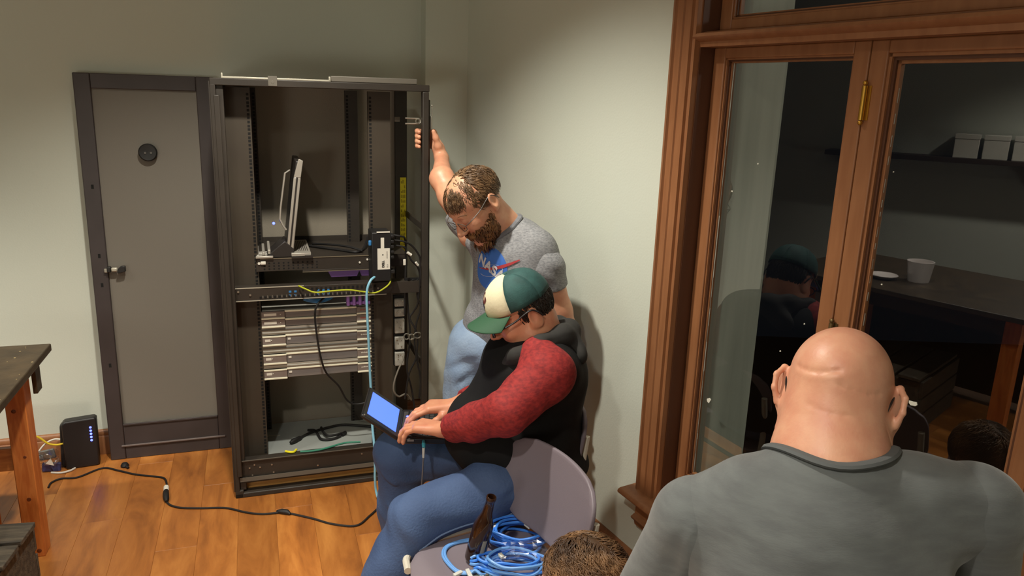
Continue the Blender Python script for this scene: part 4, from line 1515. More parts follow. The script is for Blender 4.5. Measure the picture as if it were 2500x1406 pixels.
# ================================================================= NETBOOK on the lap
NB_ = mat('netbook_black', (27, 26, 28), 0.35)
KEY = mat('key_grey', (62, 60, 60), 0.5)
SCRB = mat('blue_screen', (50, 84, 220), 0.25, emit=(80, 112, 236), estr=0.9)
LAPZ = 0.655
nbm = Matrix.Translation((-0.3465, 2.272, LAPZ)) @ Matrix.Rotation(math.atan2(0.08, 1), 4, 'Z')
net = thing('netbook', 'small black netbook with plain blue screen on the capped man\'s lap', 'laptop', M=nbm)
# local x: from the hinge towards the user, y: along the hinge
MB().box(0.0, 0.158, -0.112, 0.112, -0.016, 0.004).build('base', NB_, net, bevel=0.004)
for i in range(5):
    for j in range(11):
        pass
mb = MB()
for i in range(5):
    w = 0.0155
    for j in range(12):
        x0 = 0.028 + 0.0165 * i
        y0 = -0.098 + 0.0165 * j + 0.003 * (i % 2)
        mb.box(x0, x0 + 0.0135, y0, y0 + 0.0135, 0.004, 0.0062)
mb.build('keyboard_key', KEY, net, smooth=False, kind='stuff')
MB().box(0.008, 0.022, -0.09, 0.09, 0.004, 0.005).build('speaker_bar', KEY, net, smooth=False)
MB().box(0.120, 0.152, -0.03, 0.03, 0.004, 0.0048).build('touchpad', KEY, net, smooth=False)
for x, y in ((0.022, -0.020), (0.021, 0.050)):
    MB().sphere((x, y, 0.0055), (0.0045, 0.0045, 0.002), 10).build('power_light', BLED, net)
TILT = Matrix.Rotation(math.radians(36), 4, 'Y')
sb = MB().box(-0.136, 0.0, -0.112, 0.112, -0.006, 0.006, TILT).build('screen_lid', NB_, net, bevel=0.004)
MB().box(-0.121, -0.014, -0.0865, 0.0865, 0.0062, 0.0068, TILT).build('screen', SCRB, sb, smooth=False)
MB().cyl((0, -0.09, 0.0), (0, 0.09, 0.0), 0.007).build('hinge_barrel', NB_, sb)
MB().sphere(TILT @ Vector((-0.128, -0.108, 0.006)), 0.0035, 8).build('corner_bumper', STEEL, sb)
MB().box(0.030, 0.050, -0.1135, -0.112, -0.006, 0.001).build('port', STEEL, net, smooth=False)
c = thing('thin_cable', 'thin grey cable with teal plug hanging from the netbook side', 'cable')
p0 = nbm @ Vector((0.080, -0.114, -0.004))
MB().tube([p0, p0 + Vector((0.002, -0.012, -0.004)), p0 + Vector((0.003, -0.022, -0.012))], 0, 10, rad=[0.005, 0.0065, 0.005]).build('plug', mat('teal_plug', (60, 150, 170), 0.4), c)
p1 = p0 + Vector((0.003, -0.022, -0.012))
MB().tube([p1, p1 + Vector((0.0, -0.006, -0.03))], 0.0042, 8, rad=[0.0045, 0.0035]).build('clear_boot', CLR, c)
p2 = p1 + Vector((0.0, -0.006, -0.03))
MB().tube(smooth_path([p2, p2 + Vector((-0.004, 0.0, -0.08)), p2 + Vector((-0.012, 0.01, -0.18)), p2 + Vector((-0.03, 0.03, -0.34)), p2 + Vector((-0.05, 0.06, -0.52)), p2 + Vector((-0.02, 0.12, -0.598))], 6), 0.0024, 8).build('jacket', mat('grey_thin_cable', (110, 108, 112), 0.5), c)

# ================================================================= PEOPLE
def skin(name, rgb, red):
    return mat(name, rgb, 0.45, rgb2=red, vscale=26, lo=0.3, hi=0.75, sub=0.12, bump=0.05, bscale=220, detail=5)


SK1 = skin('skin_fair', (222, 166, 132), (206, 140, 112))
SK2 = skin('skin_warm', (214, 152, 118), (198, 126, 100))
SK3 = skin('skin_ruddy', (214, 160, 130), (202, 138, 112))
DENL = mat('light_denim', (160, 180, 204), 0.8, rgb2=(122, 145, 176), vscale=7, detail=7, bump=0.2, bscale=120, lo=0.3, hi=0.7)
DENM = mat('mid_denim', (72, 94, 134), 0.8, rgb2=(52, 72, 110), vscale=6, detail=7, bump=0.2, bscale=160, lo=0.3, hi=0.7)
DEND = mat('dark_trousers', (40, 42, 52), 0.8)
HEATH = mat('heather_grey_knit', (152, 153, 156), 0.85, rgb2=(118, 120, 125), vscale=110, stretch=(1, 1, 2.4), detail=6, lo=0.36, hi=0.66, bump=0.08, bscale=90)
HEATHD = mat('heather_grey_rib', (122, 124, 130), 0.85, rgb2=(104, 106, 112), vscale=60)
CHAR = mat('charcoal_knit', (96, 100, 100), 0.85, rgb2=(86, 89, 90), vscale=18, stretch=(1, 1, 4), detail=6, bump=0.08, bscale=140, sheen=0.25)
RED = mat('marled_red_knit', (158, 42, 40), 0.8, rgb2=(120, 26, 30), vscale=70, stretch=(1, 1, 1.6), detail=6, lo=0.35, hi=0.65, bump=0.1, bscale=150)
BLK = mat('black_fleece', (24, 24, 24), 0.85, rgb2=(18, 18, 19), vscale=12, bump=0.05, bscale=120, spec=0.25)
HOODM = mat('hood_dark_grey', (44, 43, 40), 0.85, rgb2=(36, 35, 34), vscale=20)
HAIRB = mat('light_brown_hair', (128, 98, 68), 0.45, rgb2=(84, 62, 42), vscale=40, detail=4)
HAIRT = mat('tousled_brown_hair', (138, 102, 68), 0.45, rgb2=(70, 48, 31), vscale=15, detail=4, lo=0.4, hi=0.6)
HAIRK = mat('near_black_hair', (36, 29, 24), 0.45)
BEARD = mat('ginger_brown_beard', (134, 92, 52), 0.5, rgb2=(86, 58, 36), vscale=34, detail=4)
EYEW = mat('eye_white', (210, 204, 196), 0.3)
IRIS = mat('eye_iris', (60, 60, 56), 0.3)
LIPM = mat('lip', (182, 104, 92), 0.45)
WIRE = mat('glasses_wire', (74, 66, 60), 0.4)
LENS = glass_mat('glasses_lens', (0.93, 0.95, 0.95), 0.9, 0.03)
BLKF = mat('black_frame', (22, 20, 20), 0.35)
SOLE = mat('shoe_dark', (44, 40, 38), 0.6)


def headM(f, up_=(0, 0, 1), roll=0.0):
    f = Vector(f).normalized()
    l = Vector(up_).cross(f).normalized()
    u = f.cross(l)
    if roll:
        q = Matrix.Rotation(roll, 3, f)
        l, u = q @ l, q @ u
    return np.array([[f[i], l[i], u[i]] for i in range(3)])


def head_prims(S, c, M, sc=1.0, fat=0.0, ears=True, nose=1.0, ear_out=0.32):
    S.frame(M * sc, c)
    E_ = lambda cc, r, k=0.02, **kw: S.ell(cc, [x * sc for x in r], k, **kw)
    S.frame(M, c)
    s = sc
    def e(cx, r, k=0.02, R=None, neg=False):
        S.ell(np.array(cx) * s, np.array(r) * s, k * s, R, neg)
    def cp(a, b, ra, rb=None, k=0.02):
        S.cap(np.array(a) * s, np.array(b) * s, ra * s, None if rb is None else rb * s, k * s)
    e((-0.014, 0, 0.042), (0.096, 0.077, 0.083))
    e((0.020, 0, 0.045), (0.074, 0.067, 0.072), 0.03)
    e((0.034, 0, -0.045), (0.056, 0.055 + fat * 0.6, 0.074), 0.04)
    for q in (-1, 1):
        cp((0.0, 0.047 * q + fat * q, -0.058), (0.062, 0.018 * q, -0.100), 0.022 + fat, 0.019 + fat * 0.5, 0.03)
        e((0.056, 0.040 * q, -0.020), (0.030, 0.023 + fat * 0.5, 0.026), 0.03)
    e((0.074, 0, -0.100), (0.022, 0.024, 0.019), 0.02)
    if fat:
        e((0.03, 0, -0.115), (0.05, 0.05, 0.03), 0.04)
    cp((0.083, -0.032, 0.028), (0.083, 0.032, 0.028), 0.012, k=0.02)
    for q in (-1, 1):
        e((0.103, 0.032 * q, 0.012), (0.015, 0.017, 0.011), 0.015, neg=True)
        e((0.082, 0.032 * q, 0.010), (0.0145, 0.0145, 0.012), 0.005)
    cp((0.092, 0, 0.018), (0.112 * nose + 0.004, 0, -0.026), 0.009, 0.0125, 0.014)
    for q in (-1, 1):
        e((0.103, 0.013 * q, -0.030), (0.012, 0.008, 0.008), 0.008)
    cp((0.093, -0.018, -0.064), (0.093, 0.018, -0.064), 0.0065, k=0.012)
    cp((0.091, -0.016, -0.076), (0.091, 0.016, -0.076), 0.0070, k=0.012)
    S.capneg(np.array((0.1015, -0.022, -0.070)) * s, np.array((0.1015, 0.022, -0.070)) * s, 0.0028 * s, k=0.004)
    if ears:
        for q in (-1, 1):
            a = ear_out * q
            R = np.array([[math.cos(a), -math.sin(a), 0], [math.sin(a), math.cos(a), 0], [0, 0, 1]])
            e((-0.022, 0.083 * q, 0.004), (0.021, 0.0065, 0.033), 0.006, R=R)
            e((-0.012, 0.079 * q, -0.020), (0.010, 0.007, 0.013), 0.006, R=R)
            e((-0.018, 0.091 * q, 0.006), (0.012, 0.0065, 0.020), 0.003, R=R, neg=True)
    S.frame()


def hand_prims(S, wrist, fdir, side, curl, spread=0.10, sc=1.0, thumb=None):
    f = np.array(fdir, float)
    f /= np.linalg.norm(f)
    sd = np.array(side, float)
    sd -= f * (sd @ f)
    sd /= np.linalg.norm(sd)
    upv = np.cross(f, sd)
    if upv[2] < 0:
        upv = -upv
    S.frame(np.stack([f, sd, upv], 1) * sc, wrist)
    ys = (0.029, 0.010, -0.010, -0.028)
    xs = (0.086, 0.090, 0.086, 0.078)
    Ls = ((0.042, 0.026, 0.020), (0.047, 0.029, 0.021), (0.043, 0.027, 0.020), (0.033, 0.021, 0.018))
    for i in range(4):
        S.cap((0.008, ys[i] * 0.55, 0), (xs[i], ys[i], 0.004), 0.016 * sc, 0.0125 * sc, 0.012)
        a = 0.0
        p = np.array((xs[i], ys[i], 0.003))
        yaw = spread * (ys[i] / 0.029)
        r = 0.0098 if i < 3 else 0.0085
        for j in range(3):
            a += curl[i][j]
            n_ = p + Ls[i][j] * np.array((math.cos(a) * math.cos(yaw), math.sin(yaw), -math.sin(a)))
            S.cap(p, n_, (r - 0.0006 * j) * sc, (r - 0.0006 * (j + 1)) * sc, 0.004)
            p = n_
    th = thumb or ((0.014, 0.020, -0.008), (0.042, 0.046, -0.014), (0.068, 0.054, -0.022), (0.088, 0.050, -0.030))
    rr = (0.0165, 0.0125, 0.0105, 0.0085)
    for j in range(3):
        S.cap(th[j], th[j + 1], rr[j] * sc, rr[j + 1] * sc, 0.008)
    S.frame()


def clumps(mb, roots, length, width, lift, seed, droop=0.0, wav=0.0, rings=5, taper=0.15, thick=0.5):
    r = random.Random(seed)
    for p, n, d in roots:
        L = length * r.uniform(0.7, 1.25)
        w = width * r.uniform(0.7, 1.3)
        d = (d + Vector((r.gauss(0, 1), r.gauss(0, 1), r.gauss(0, 1))) * 0.22)
        d = (d - n * d.dot(n))
        if d.length < 1e-4:
            continue
        d.normalize()
        b = n.cross(d)
        ph = r.uniform(0, 6)
        R = []
        for k in range(rings):
            t = k / (rings - 1)
            h = lift * (math.sin(PI * min(t * 0.75 + 0.12, 1)) - 0.25) * r.uniform(0.9, 1.1) - droop * t * t
            c = p + d * (L * t) + n * h + b * (wav * math.sin(ph + t * 3.5))
            ww = w * (1 - (1 - taper) * t ** 1.6) * (0.75 if k == 0 else 1)
            R.append([c + b * ww, c + n * ww * thick, c - b * ww, c - n * ww * thick])
        mb.ring_sweep(R)
    return mb


def scalp_roots(M, c, cen, rad, pred, flow, n, seed):
    r = random.Random(seed)
    out = []
    Mm = Matrix([list(x) for x in M])
    cv = Vector(c)
    tries = 0
    while len(out) < n and tries < n * 30:
        tries += 1
        v = Vector((r.gauss(0, 1), r.gauss(0, 1), r.gauss(0, 1))).normalized()
        loc = Vector((cen[0] + rad[0] * v.x, cen[1] + rad[1] * v.y, cen[2] + rad[2] * v.z))
        if not pred(loc, v, r):
            continue
        nn = Vector((v.x / rad[0], v.y / rad[1], v.z / rad[2])).normalized()
        fl = Vector(flow(loc, v))
        out.append((cv + Mm @ loc, (Mm @ nn).normalized(), (Mm @ fl).normalized()))
    return out


def hair_base(mb, M, c, cen, rad, cuts, h=0.004, wave=None):
    S = SDF(h)
    S.frame(M, c)
    S.ell(cen, rad, 0.01)
    for p, n in cuts:
        S.plane_cut(p, n, 0.01)
    if wave:
        S.wave(wave)
    V, Q = S.mesh()
    n0 = len(mb.v)
    mb.v += [tuple(v) for v in V]
    mb.f += [tuple(int(i) + n0 for i in q) for q in Q]
    return mb


def hm(M, c):
    m = Matrix([list(x) for x in M]).to_4x4()
    m.translation = Vector(c)
    return m


def glasses(M, c, parent, wire, rimr=0.0012, lensw=0.025, lensh=0.017, temple_h=0.014, lens=True):
    H = hm(M, c)
    mb = MB()
    for q in (-1, 1):
        pts = [H @ Vector((0.112 - 0.006 * abs(math.cos(a)), 0.034 * q + lensw * math.cos(a), 0.004 + lensh * math.sin(a))) for a in [2 * PI * k / 20 for k in range(20)]]
        mb.tube(pts, rimr, 6, closed=True)
    mb.tube([H @ Vector((0.113, -0.010, 0.008)), H @ Vector((0.117, 0, 0.012)), H @ Vector((0.113, 0.010, 0.008))], rimr, 6)
    g = mb.build('glasses', wire, parent)
    for q in (-1, 1):
        pts = smooth_path([H @ Vector(p) for p in [(0.104, 0.060 * q, 0.008), (0.090, 0.076 * q, temple_h), (0.04, 0.083 * q, temple_h + 0.004), (-0.012, 0.086 * q, 0.030), (-0.032, 0.086 * q, 0.020), (-0.046, 0.080 * q, -0.004)]], 4)
        MB().tube(pts, rimr * 1.3, 6).build('temple', wire, g)
        if lens:
            pts = [H @ Vector((0.110 - 0.006 * abs(math.cos(a)), 0.034 * q + lensw * 0.97 * math.cos(a), 0.004 + lensh * 0.97 * math.sin(a))) for a in [2 * PI * k / 20 for k in range(20)]]
            MB().add(pts, [tuple(range(20))]).build('lens', LENS, g, smooth=False)
    return g


def eyes(M, c, parent, sc=1.0, open_=0.4):
    H = hm(M, c)
    for q in (-1, 1):
        MB().sphere(H @ (Vector((0.0865, 0.032 * q, 0.008)) * sc), 0.0112 * sc, 14).build('eye', EYEW, parent)
        MB().sphere(H @ (Vector((0.0935, 0.032 * q, 0.0045)) * sc), 0.0056 * sc, 10).build('iris', IRIS, parent)


def shoe(S, a, fdir):
    f = Vector(fdir).normalized()
    a = Vector(a)
    S.cap((a.x, a.y, 0.05), (a.x + f.x * 0.12, a.y + f.y * 0.12, 0.035), 0.046, 0.036, 0.03)
    S.cap((a.x, a.y, 0.09), (a.x - f.x * 0.03, a.y - f.y * 0.03, 0.04), 0.045, 0.038, 0.03)


def wav(amp, fx, fy, fz, ph=0.0):
    return lambda X, Y, Z: (amp * np.sin(fx * X + fy * Y + fz * Z + ph + 1.3 * np.sin(0.6 * fz * Z - 0.7 * fx * Y) + 0.8 * np.sin(17 * X + 9 * Y))).astype(np.float32)


def collar_on(skinV, skinQ, shV_, shQ_, p0, p1, rad, m, par, n=40, lift=0.004, name='collar'):
    # ribbed band laid along the line where the neck leaves the shirt
    bs = BVHTree.FromPolygons([tuple(v) for v in skinV], [tuple(q) for q in skinQ])   # neck and head only
    bt = BVHTree.FromPolygons([tuple(v) for v in shV_], [tuple(q) for q in shQ_])
    p0, p1 = Vector(p0), Vector(p1)
    ax = (p1 - p0).normalized()
    a0 = (Vector((1, 0, 0)) - ax * ax.x).normalized()
    a1 = ax.cross(a0)
    rr, ss = [], []
    pf = p1 + Vector((0, 0, 0.6))
    l0 = bt.find_nearest(pf)
    sg = 1 if (pf - l0[0]).dot(l0[1]) < 0 else -1
    for k in range(n):
        d = a0 * math.cos(2 * PI * k / n) + a1 * math.sin(2 * PI * k / n)
        best = (0.0, 0.1)
        for i in range(80):
            s = 1 - i / 79
            q = p0.lerp(p1, s)
            h1 = bs.ray_cast(q, d, 0.3)
            if h1[0] is None:
                continue
            l1 = bt.find_nearest(h1[0])
            if (h1[0] - l1[0]).dot(l1[1]) * sg > 0:
                best = (s, (h1[0] - q).length)
                break
        ss.append(best[0])
        rr.append(best[1])
    for _ in range(4):
        ss = [(ss[k - 1] + 2 * ss[k] + ss[(k + 1) % n]) / 4 for k in range(n)]
        rr = [(rr[k - 1] + 2 * rr[k] + rr[(k + 1) % n]) / 4 for k in range(n)]
    pts = []
    for k in range(n):
        d = a0 * math.cos(2 * PI * k / n) + a1 * math.sin(2 * PI * k / n)
        pts.append(p0.lerp(p1, ss[k]) + d * (rr[k] + 0.001) + ax * lift)
    return adopt(MB().tube(pts, rad, 8, closed=True, flat=0.5).build(name, m, par), par)


# ---------------------------------------------------------------- MAN 1: standing, grips the rack post
m1 = thing('person', 'standing bearded man in grey printed tee and light jeans gripping the rack post', 'person', (-0.06, 2.75, 0))
HM1 = headM((-0.60, -0.47, -0.68), roll=0.10)
HC1 = np.array((-0.128, 2.62, 1.325))
AX = np.array((0.78, -0.62, 0.0))
FD = np.array((-0.62, -0.78, 0.0))
R1 = np.stack([AX, FD, np.array((0, 0, 1.0))], 1)
hp = lambda x, y, z: tuple(RKM @ Vector((x, y, z)))
S = SDF(0.0034)
head_prims(S, HC1, HM1)
S.cap(HC1 + HM1 @ np.array((-0.025, 0, -0.045)), (0.0, 2.70, 1.20), 0.056, 0.066, 0.03)
SA = SDF(0.0034)
# raised right arm
WR = hp(0.868, 0.004, 1.430)
SA.chain([(-0.15, 2.80, 1.19), (-0.245, 2.915, 1.312), (-0.285, 2.965, 1.372), WR], [0.058, 0.046, 0.043, 0.027], 0.03)
SA.chain([WR, hp(0.856, 0.016, 1.47)], [0.026, 0.025], 0.02)
for i, z in enumerate((1.537, 1.517, 1.497, 1.478)):
    SA.cap(hp(0.858, 0.014, 1.462 + 0.004 * (3 - i)), hp(0.846, 0.058, z - 0.004), 0.017, 0.013, 0.014)
    r = 0.0100 if i < 3 else 0.0088
    SA.chain([hp(0.846, 0.058, z - 0.003), hp(0.806, 0.074, z), hp(0.776, 0.056, z + 0.001), hp(0.7705, 0.026, z), hp(0.7745, 0.008, z - 0.001)], [r + 0.0015, r, r * 0.98, r * 0.94, r * 0.82], 0.005)
SA.chain([hp(0.862, 0.012, 1.452), hp(0.850, -0.006, 1.482), hp(0.838, -0.014, 1.515), hp(0.828, -0.016, 1.541)], [0.019, 0.0145, 0.0112, 0.0085], 0.010)
# left arm hanging
SB = SDF(0.0045)
SB.chain([(0.120, 2.598, 1.10), (0.168, 2.612, 0.955), (0.195, 2.635, 0.88), (0.205, 2.640, 0.72)], [0.056, 0.045, 0.041, 0.027], 0.03)
hand_prims(SB, (0.205, 2.64, 0.71), (-0.02, 0.0, -1), (-0.62, -0.5, 0.0), [(0.35, 0.4, 0.3)] * 4, 0.05)
# trunk and legs inside the clothes
SC_ = SDF(0.012)
SC_.ell((0.02, 2.69, 1.08), (0.15, 0.09, 0.15), 0.05, R=R1)
SC_.ell((-0.03, 2.72, 0.90), (0.14, 0.11, 0.15), 0.05, R=R1)
SC_.chain([(0.0, 2.70, 1.18), (0.02, 2.69, 1.1)], [0.06, 0.08], 0.04)
SC_.chain([(-0.14, 2.78, 0.74), (-0.19, 2.73, 0.44), (-0.17, 2.80, 0.08)], [0.07, 0.05, 0.04], 0.03)
SC_.chain([(0.0, 2.73, 0.74), (0.0, 2.69, 0.43), (0.03, 2.78, 0.08)], [0.07, 0.05, 0.04], 0.03)
bV, bQ = S.mesh()
V, Q = join_parts([(bV, bQ), SA.mesh(), SB.mesh(), SC_.mesh()])
body = np_obj('body', V, Q, SK1, m1)
body.matrix_parent_inverse = Matrix.Translation((0.06, -2.75, 0))


def adopt(o, par):
    o.parent = par
    o.matrix_parent_inverse = Matrix.Translation(par.location).inverted()
    return o


# shirt
T = SDF(0.0055)
T.ell((0.015, 2.69, 1.09), (0.185, 0.118, 0.165), 0.06, R=R1)
T.ell((0.0, 2.705, 0.935), (0.160, 0.130, 0.165), 0.06, R=R1)
T.cap((0.080, 2.62, 1.180), (-0.12, 2.785, 1.178), 0.062, 0.064, 0.05)
T.cap((0.0, 2.70, 1.19), (0.005, 2.695, 1.15), 0.082, 0.10, 0.05)
T.cap((0.03, 2.685, 0.84), (-0.07, 2.765, 0.845), 0.112, 0.112, 0.05)
for a, b_, w, am in (((-0.10, 2.545, 1.02), (0.07, 2.55, 0.94), 0.012, 0.007), ((-0.16, 2.60, 0.93), (0.0, 2.53, 0.84), 0.014, 0.008), ((-0.2, 2.65, 0.88), (-0.06, 2.54, 0.80), 0.012, 0.008),
                     ((0.115, 2.53, 1.06), (0.02, 2.56, 1.01), 0.013, 0.009), ((0.11, 2.54, 1.03), (0.0, 2.545, 0.95), 0.012, 0.008), ((-0.05, 2.56, 1.14), (-0.15, 2.62, 1.0), 0.013, 0.006), ((0.10, 2.54, 1.0), (-0.02, 2.54, 0.86), 0.012, 0.007)):
    T.fold(a, b_, w, am)
    a2 = np.array(a) + (0.008, -0.005, -0.022)
    T.fold(a2, np.array(b_) + (0.008, -0.005, -0.022), w, -am * 0.8)
T.wave(wav(0.0016, 30, 22, 46))
T.plane_cut((-0.09, 2.70, 0.800), (0.10, -0.06, -1))
T2 = SDF(0.0055)
T2.chain([(0.065, 2.63, 1.180), (0.118, 2.598, 1.118), (0.150, 2.606, 1.010)], [0.063, 0.062, 0.057], 0.015)
for q in range(4):
    z = 1.12 - 0.035 * q
    T2.fold((0.09, 2.53, z + 0.01), (0.19, 2.52, z - 0.03), 0.009, 0.003 if q % 2 else -0.003)
T2.wave(wav(0.0013, 40, 30, 60))
T2.plane_cut((0.143, 2.602, 1.042), (0.26, 0.10, -0.95))
T3 = SDF(0.0055)
T3.chain([(-0.115, 2.79, 1.175), (-0.185, 2.845, 1.240), (-0.23, 2.89, 1.29)], [0.07, 0.064, 0.060], 0.03)
T3.plane_cut((-0.20, 2.865, 1.262), (-0.45, 0.4, 0.7))
tV, tQ = T.mesh()
shV, shQ = join_parts([(tV, tQ), T2.mesh(), T3.mesh()])
shirt = adopt(np_obj('tee_shirt', shV, shQ, HEATH, m1), m1)
# ribbed collar and sleeve hem
collar_on(bV, bQ, tV, tQ, (0.005, 2.70, 1.12), HC1 + HM1 @ np.array((-0.035, 0, -0.03)), 0.012, HEATHD, m1)
bvh = BVHTree.FromPolygons([tuple(v) for v in shV], [tuple(q) for q in shQ])


def decal(name, V2, F2, m, par, Pc, Rv, Uv, N, off):
    vs = []
    for u, v in V2:
        o_ = Pc + Rv * u + Uv * v + N * 0.35
        h = bvh.ray_cast(o_, -N, 0.7)
        p = h[0] if h[0] is not None else Pc + Rv * u + Uv * v
        vs.append(p + N * off)
    return adopt(MB().add(vs, F2).build(name, m, par, ang=180), par)


DBLU = mat('print_blue', (62, 112, 196), 0.75)
DRED = mat('print_red', (176, 58, 62), 0.75)
DWHT = mat('print_white', (206, 208, 212), 0.75)
N1 = Vector((-0.60, -0.79, 0.12)).normalized()
Rv = Vector((0.79, -0.60, 0.0))
Uv = N1.cross(Rv) * -1
if Uv.z < 0:
    Uv = -Uv
ca, sa = math.cos(math.radians(-24)), math.sin(math.radians(-24))
Rr, Ur = Rv * ca + Uv * sa, Uv * ca - Rv * sa
PC = Vector((-0.100, 2.582, 1.106))
RD = 0.076


def polar(r, nr=8, na=36):
    v = [(0, 0)]
    f = []
    for i in range(1, nr + 1):
        for k in range(na):
            v.append((r * i / nr * math.cos(2 * PI * k / na), r * i / nr * math.sin(2 * PI * k / na)))
    for k in range(na):
        f.append((0, 1 + k, 1 + (k + 1) % na))
    for i in range(nr - 1):
        for k in range(na):
            a = 1 + i * na
            f.append((a + k, a + na + k, a + na + (k + 1) % na, a + (k + 1) % na))
    return v, f


def strip(fn, n):
    v, f = [], []
    for k in range(n):
        a, b_ = fn(k / (n - 1))
        v += [a, ((a[0] + b_[0]) / 2, (a[1] + b_[1]) / 2), b_]
    for k in range(n - 1):
        for q in (0, 1):
            f.append((3 * k + q, 3 * k + 3 + q, 3 * k + 4 + q, 3 * k + 1 + q))
    return v, f


emb = decal('emblem_disc', *polar(RD), DBLU, m1, PC, Rr, Ur, N1, 0.0018)


def swoosh(t):
    x = -0.066 + 0.185 * t
    y = -0.012 + 0.012 * t + 0.062 * t * t
    w = 0.014 * math.sin(PI * (t * 0.93 + 0.05)) ** 0.8 * (0.35 + 0.65 * t)
    return (x, y + w * 0.5), (x + 0.004, y - w * 0.5)


decal('emblem_wing', *strip(swoosh, 26), DRED, m1, PC, Rv * 0.97 + Uv * -0.10, Uv, N1, 0.0034)


def orbit(t):
    a = math.radians(200 + 320 * t)
    x, y = 0.058 * math.cos(a), 0.022 * math.sin(a) - 0.006
    x, y = x * 0.8 - y * 0.6, x * 0.6 + y * 0.8
    return (x, y), (x * 0.965, y * 0.965)


decal('emblem_orbit', *strip(orbit, 40), DWHT, m1, PC, Rr, Ur, N1, 0.0028)
for k, (u, v, r) in enumerate(((-0.035, -0.045, 0.0028), (0.03, -0.055, 0.0018), (0.0, -0.062, 0.0014), (0.045, 0.035, 0.0018), (-0.05, 0.02, 0.0015), (0.012, -0.048, 0.0016))):
    decal('emblem_star', *polar(r, 1, 8), DWHT, m1, PC, Rr, Ur, N1, 0.0030)
    # each star sits at its own place on the disc
    o = bpy.data.objects[-1] if False else None


def letters(txt, size, du, dv, off):
    cu = bpy.data.curves.new('t', 'FONT')
    cu.body = txt
    cu.size = size
    cu.align_x = 'CENTER'
    cu.align_y = 'CENTER'
    cu.offset = 0.0020
    cu.space_character = 1.06
    o = bpy.data.objects.new('t', cu)
    COL.objects.link(o)
    bpy.context.view_layer.update()
    me = bpy.data.meshes.new_from_object(o.evaluated_get(bpy.context.evaluated_depsgraph_get()))
    bpy.data.objects.remove(o)
    bm = bmesh.new()
    bm.from_mesh(me)
    bmesh.ops.triangulate(bm, faces=bm.faces)
    for _ in range(3):
        lg = [e_ for e_ in bm.edges if e_.calc_length() > 0.009]
        if lg:
            bmesh.ops.subdivide_edges(bm, edges=lg, cuts=1)
            bmesh.ops.triangulate(bm, faces=bm.faces)
    bm.verts.ensure_lookup_table()
    V2 = [(v.co.x + du, v.co.y + dv) for v in bm.verts]
    F2 = [tuple(v.index for v in f_.verts) for f_ in bm.faces]
    bm.free()
    return V2, F2


V2, F2 = letters('NASA', 0.050, 0.0, 0.004, 0)
decal('emblem_lettering', V2, F2, DWHT, m1, PC, Rr, Ur, N1, 0.0044)

# jeans and shoes
J = SDF(0.0065)
J.ell((-0.075, 2.75, 0.775), (0.165, 0.125, 0.12), 0.05, R=R1)
J.chain([(-0.145, 2.765, 0.74), (-0.185, 2.735, 0.45), (-0.17, 2.80, 0.08)], [0.098, 0.074, 0.064], 0.03)
J.chain([(0.0, 2.715, 0.74), (0.0, 2.69, 0.44), (0.03, 2.78, 0.08)], [0.098, 0.074, 0.064], 0.03)
for a, b_, w, am in (((-0.10, 2.62, 0.77), (-0.22, 2.69, 0.70), 0.012, -0.008), ((-0.09, 2.63, 0.73), (-0.2, 2.68, 0.63), 0.012, -0.009), ((-0.05, 2.62, 0.75), (0.06, 2.60, 0.76), 0.010, -0.007), ((-0.05, 2.62, 0.71), (0.06, 2.60, 0.70), 0.011, -0.008),
                     ((-0.19, 2.66, 0.68), (-0.15, 2.66, 0.5), 0.012, 0.006), ((-0.23, 2.70, 0.66), (-0.22, 2.68, 0.48), 0.010, -0.006), ((-0.085, 2.62, 0.83), (-0.07, 2.62, 0.70), 0.008, -0.007), ((-0.105, 2.62, 0.83), (-0.10, 2.63, 0.73), 0.007, 0.005)):
    J.fold(a, b_, w, am)
J.wave(wav(0.0028, 34, 26, 30))
J.wave(wav(0.0014, 50, 44, -61, 2))
J.plane_cut((-0.08, 2.75, 0.87), (0, 0, 1))
adopt(J.build('jeans', DENL, m1), m1)
sh_ = SDF(0.008)
shoe(sh_, (-0.17, 2.80, 0), (-0.5, -0.8, 0))
adopt(sh_.build('shoe', SOLE, m1), m1)
sh_ = SDF(0.008)
shoe(sh_, (0.03, 2.78, 0), (-0.3, -0.9, 0))
adopt(sh_.build('shoe', SOLE, m1), m1)
# hair: receding and parted on top, fuller at the sides and back
def pred(l, v, r):
    if v.z < -0.25:
        return False
    if l.x > 0.076:
        return r.random() < 0.5 and l.z > 0.07
    if l.x > 0.03 and l.z < 0.055:
        return False
    if l.z < 0.0 and l.x > -0.05:
        return False
    if l.z > 0.11 and abs(l.y) < 0.030 and l.x > -0.055:
        return r.random() < 0.42
    return True


def flow(l, v):
    return (0.55 if l.x > 0 else -0.5, (1.0 if l.y > 0 else -1.0) * 0.8, -0.6) if l.z > 0.06 else (-0.55, 0, -1.0)


mb = clumps(MB(), scalp_roots(HM1, HC1, (-0.014, 0, 0.042), (0.097, 0.078, 0.084), pred, flow, 3000, 4), 0.030, 0.0021, 0.006, 4, wav=0.003)
hair_base(mb, HM1, HC1, (-0.016, 0, 0.042), (0.0985, 0.0795, 0.0855), [((0.084, 0, 0.06), (1, 0, -0.25)), ((0.0, 0, 0.022), (0.50, 0, -1)), ((-0.05, 0, -0.03), (0, 0, -1))])
clumps(mb, scalp_roots(HM1, HC1, (0.020, 0, 0.045), (0.0745, 0.0675, 0.0725), lambda l, v, r: l.z > 0.070 + 0.3 * max(0, 0.06 - l.x) and l.x > 0.02, lambda l, v: (1.0, 0.5 * (1 if l.y > 0 else -1), -0.3), 1100, 44), 0.028, 0.0020, 0.004, 44, wav=0.003)
adopt(mb.build('hair', HAIRB, m1, ang=180), m1)
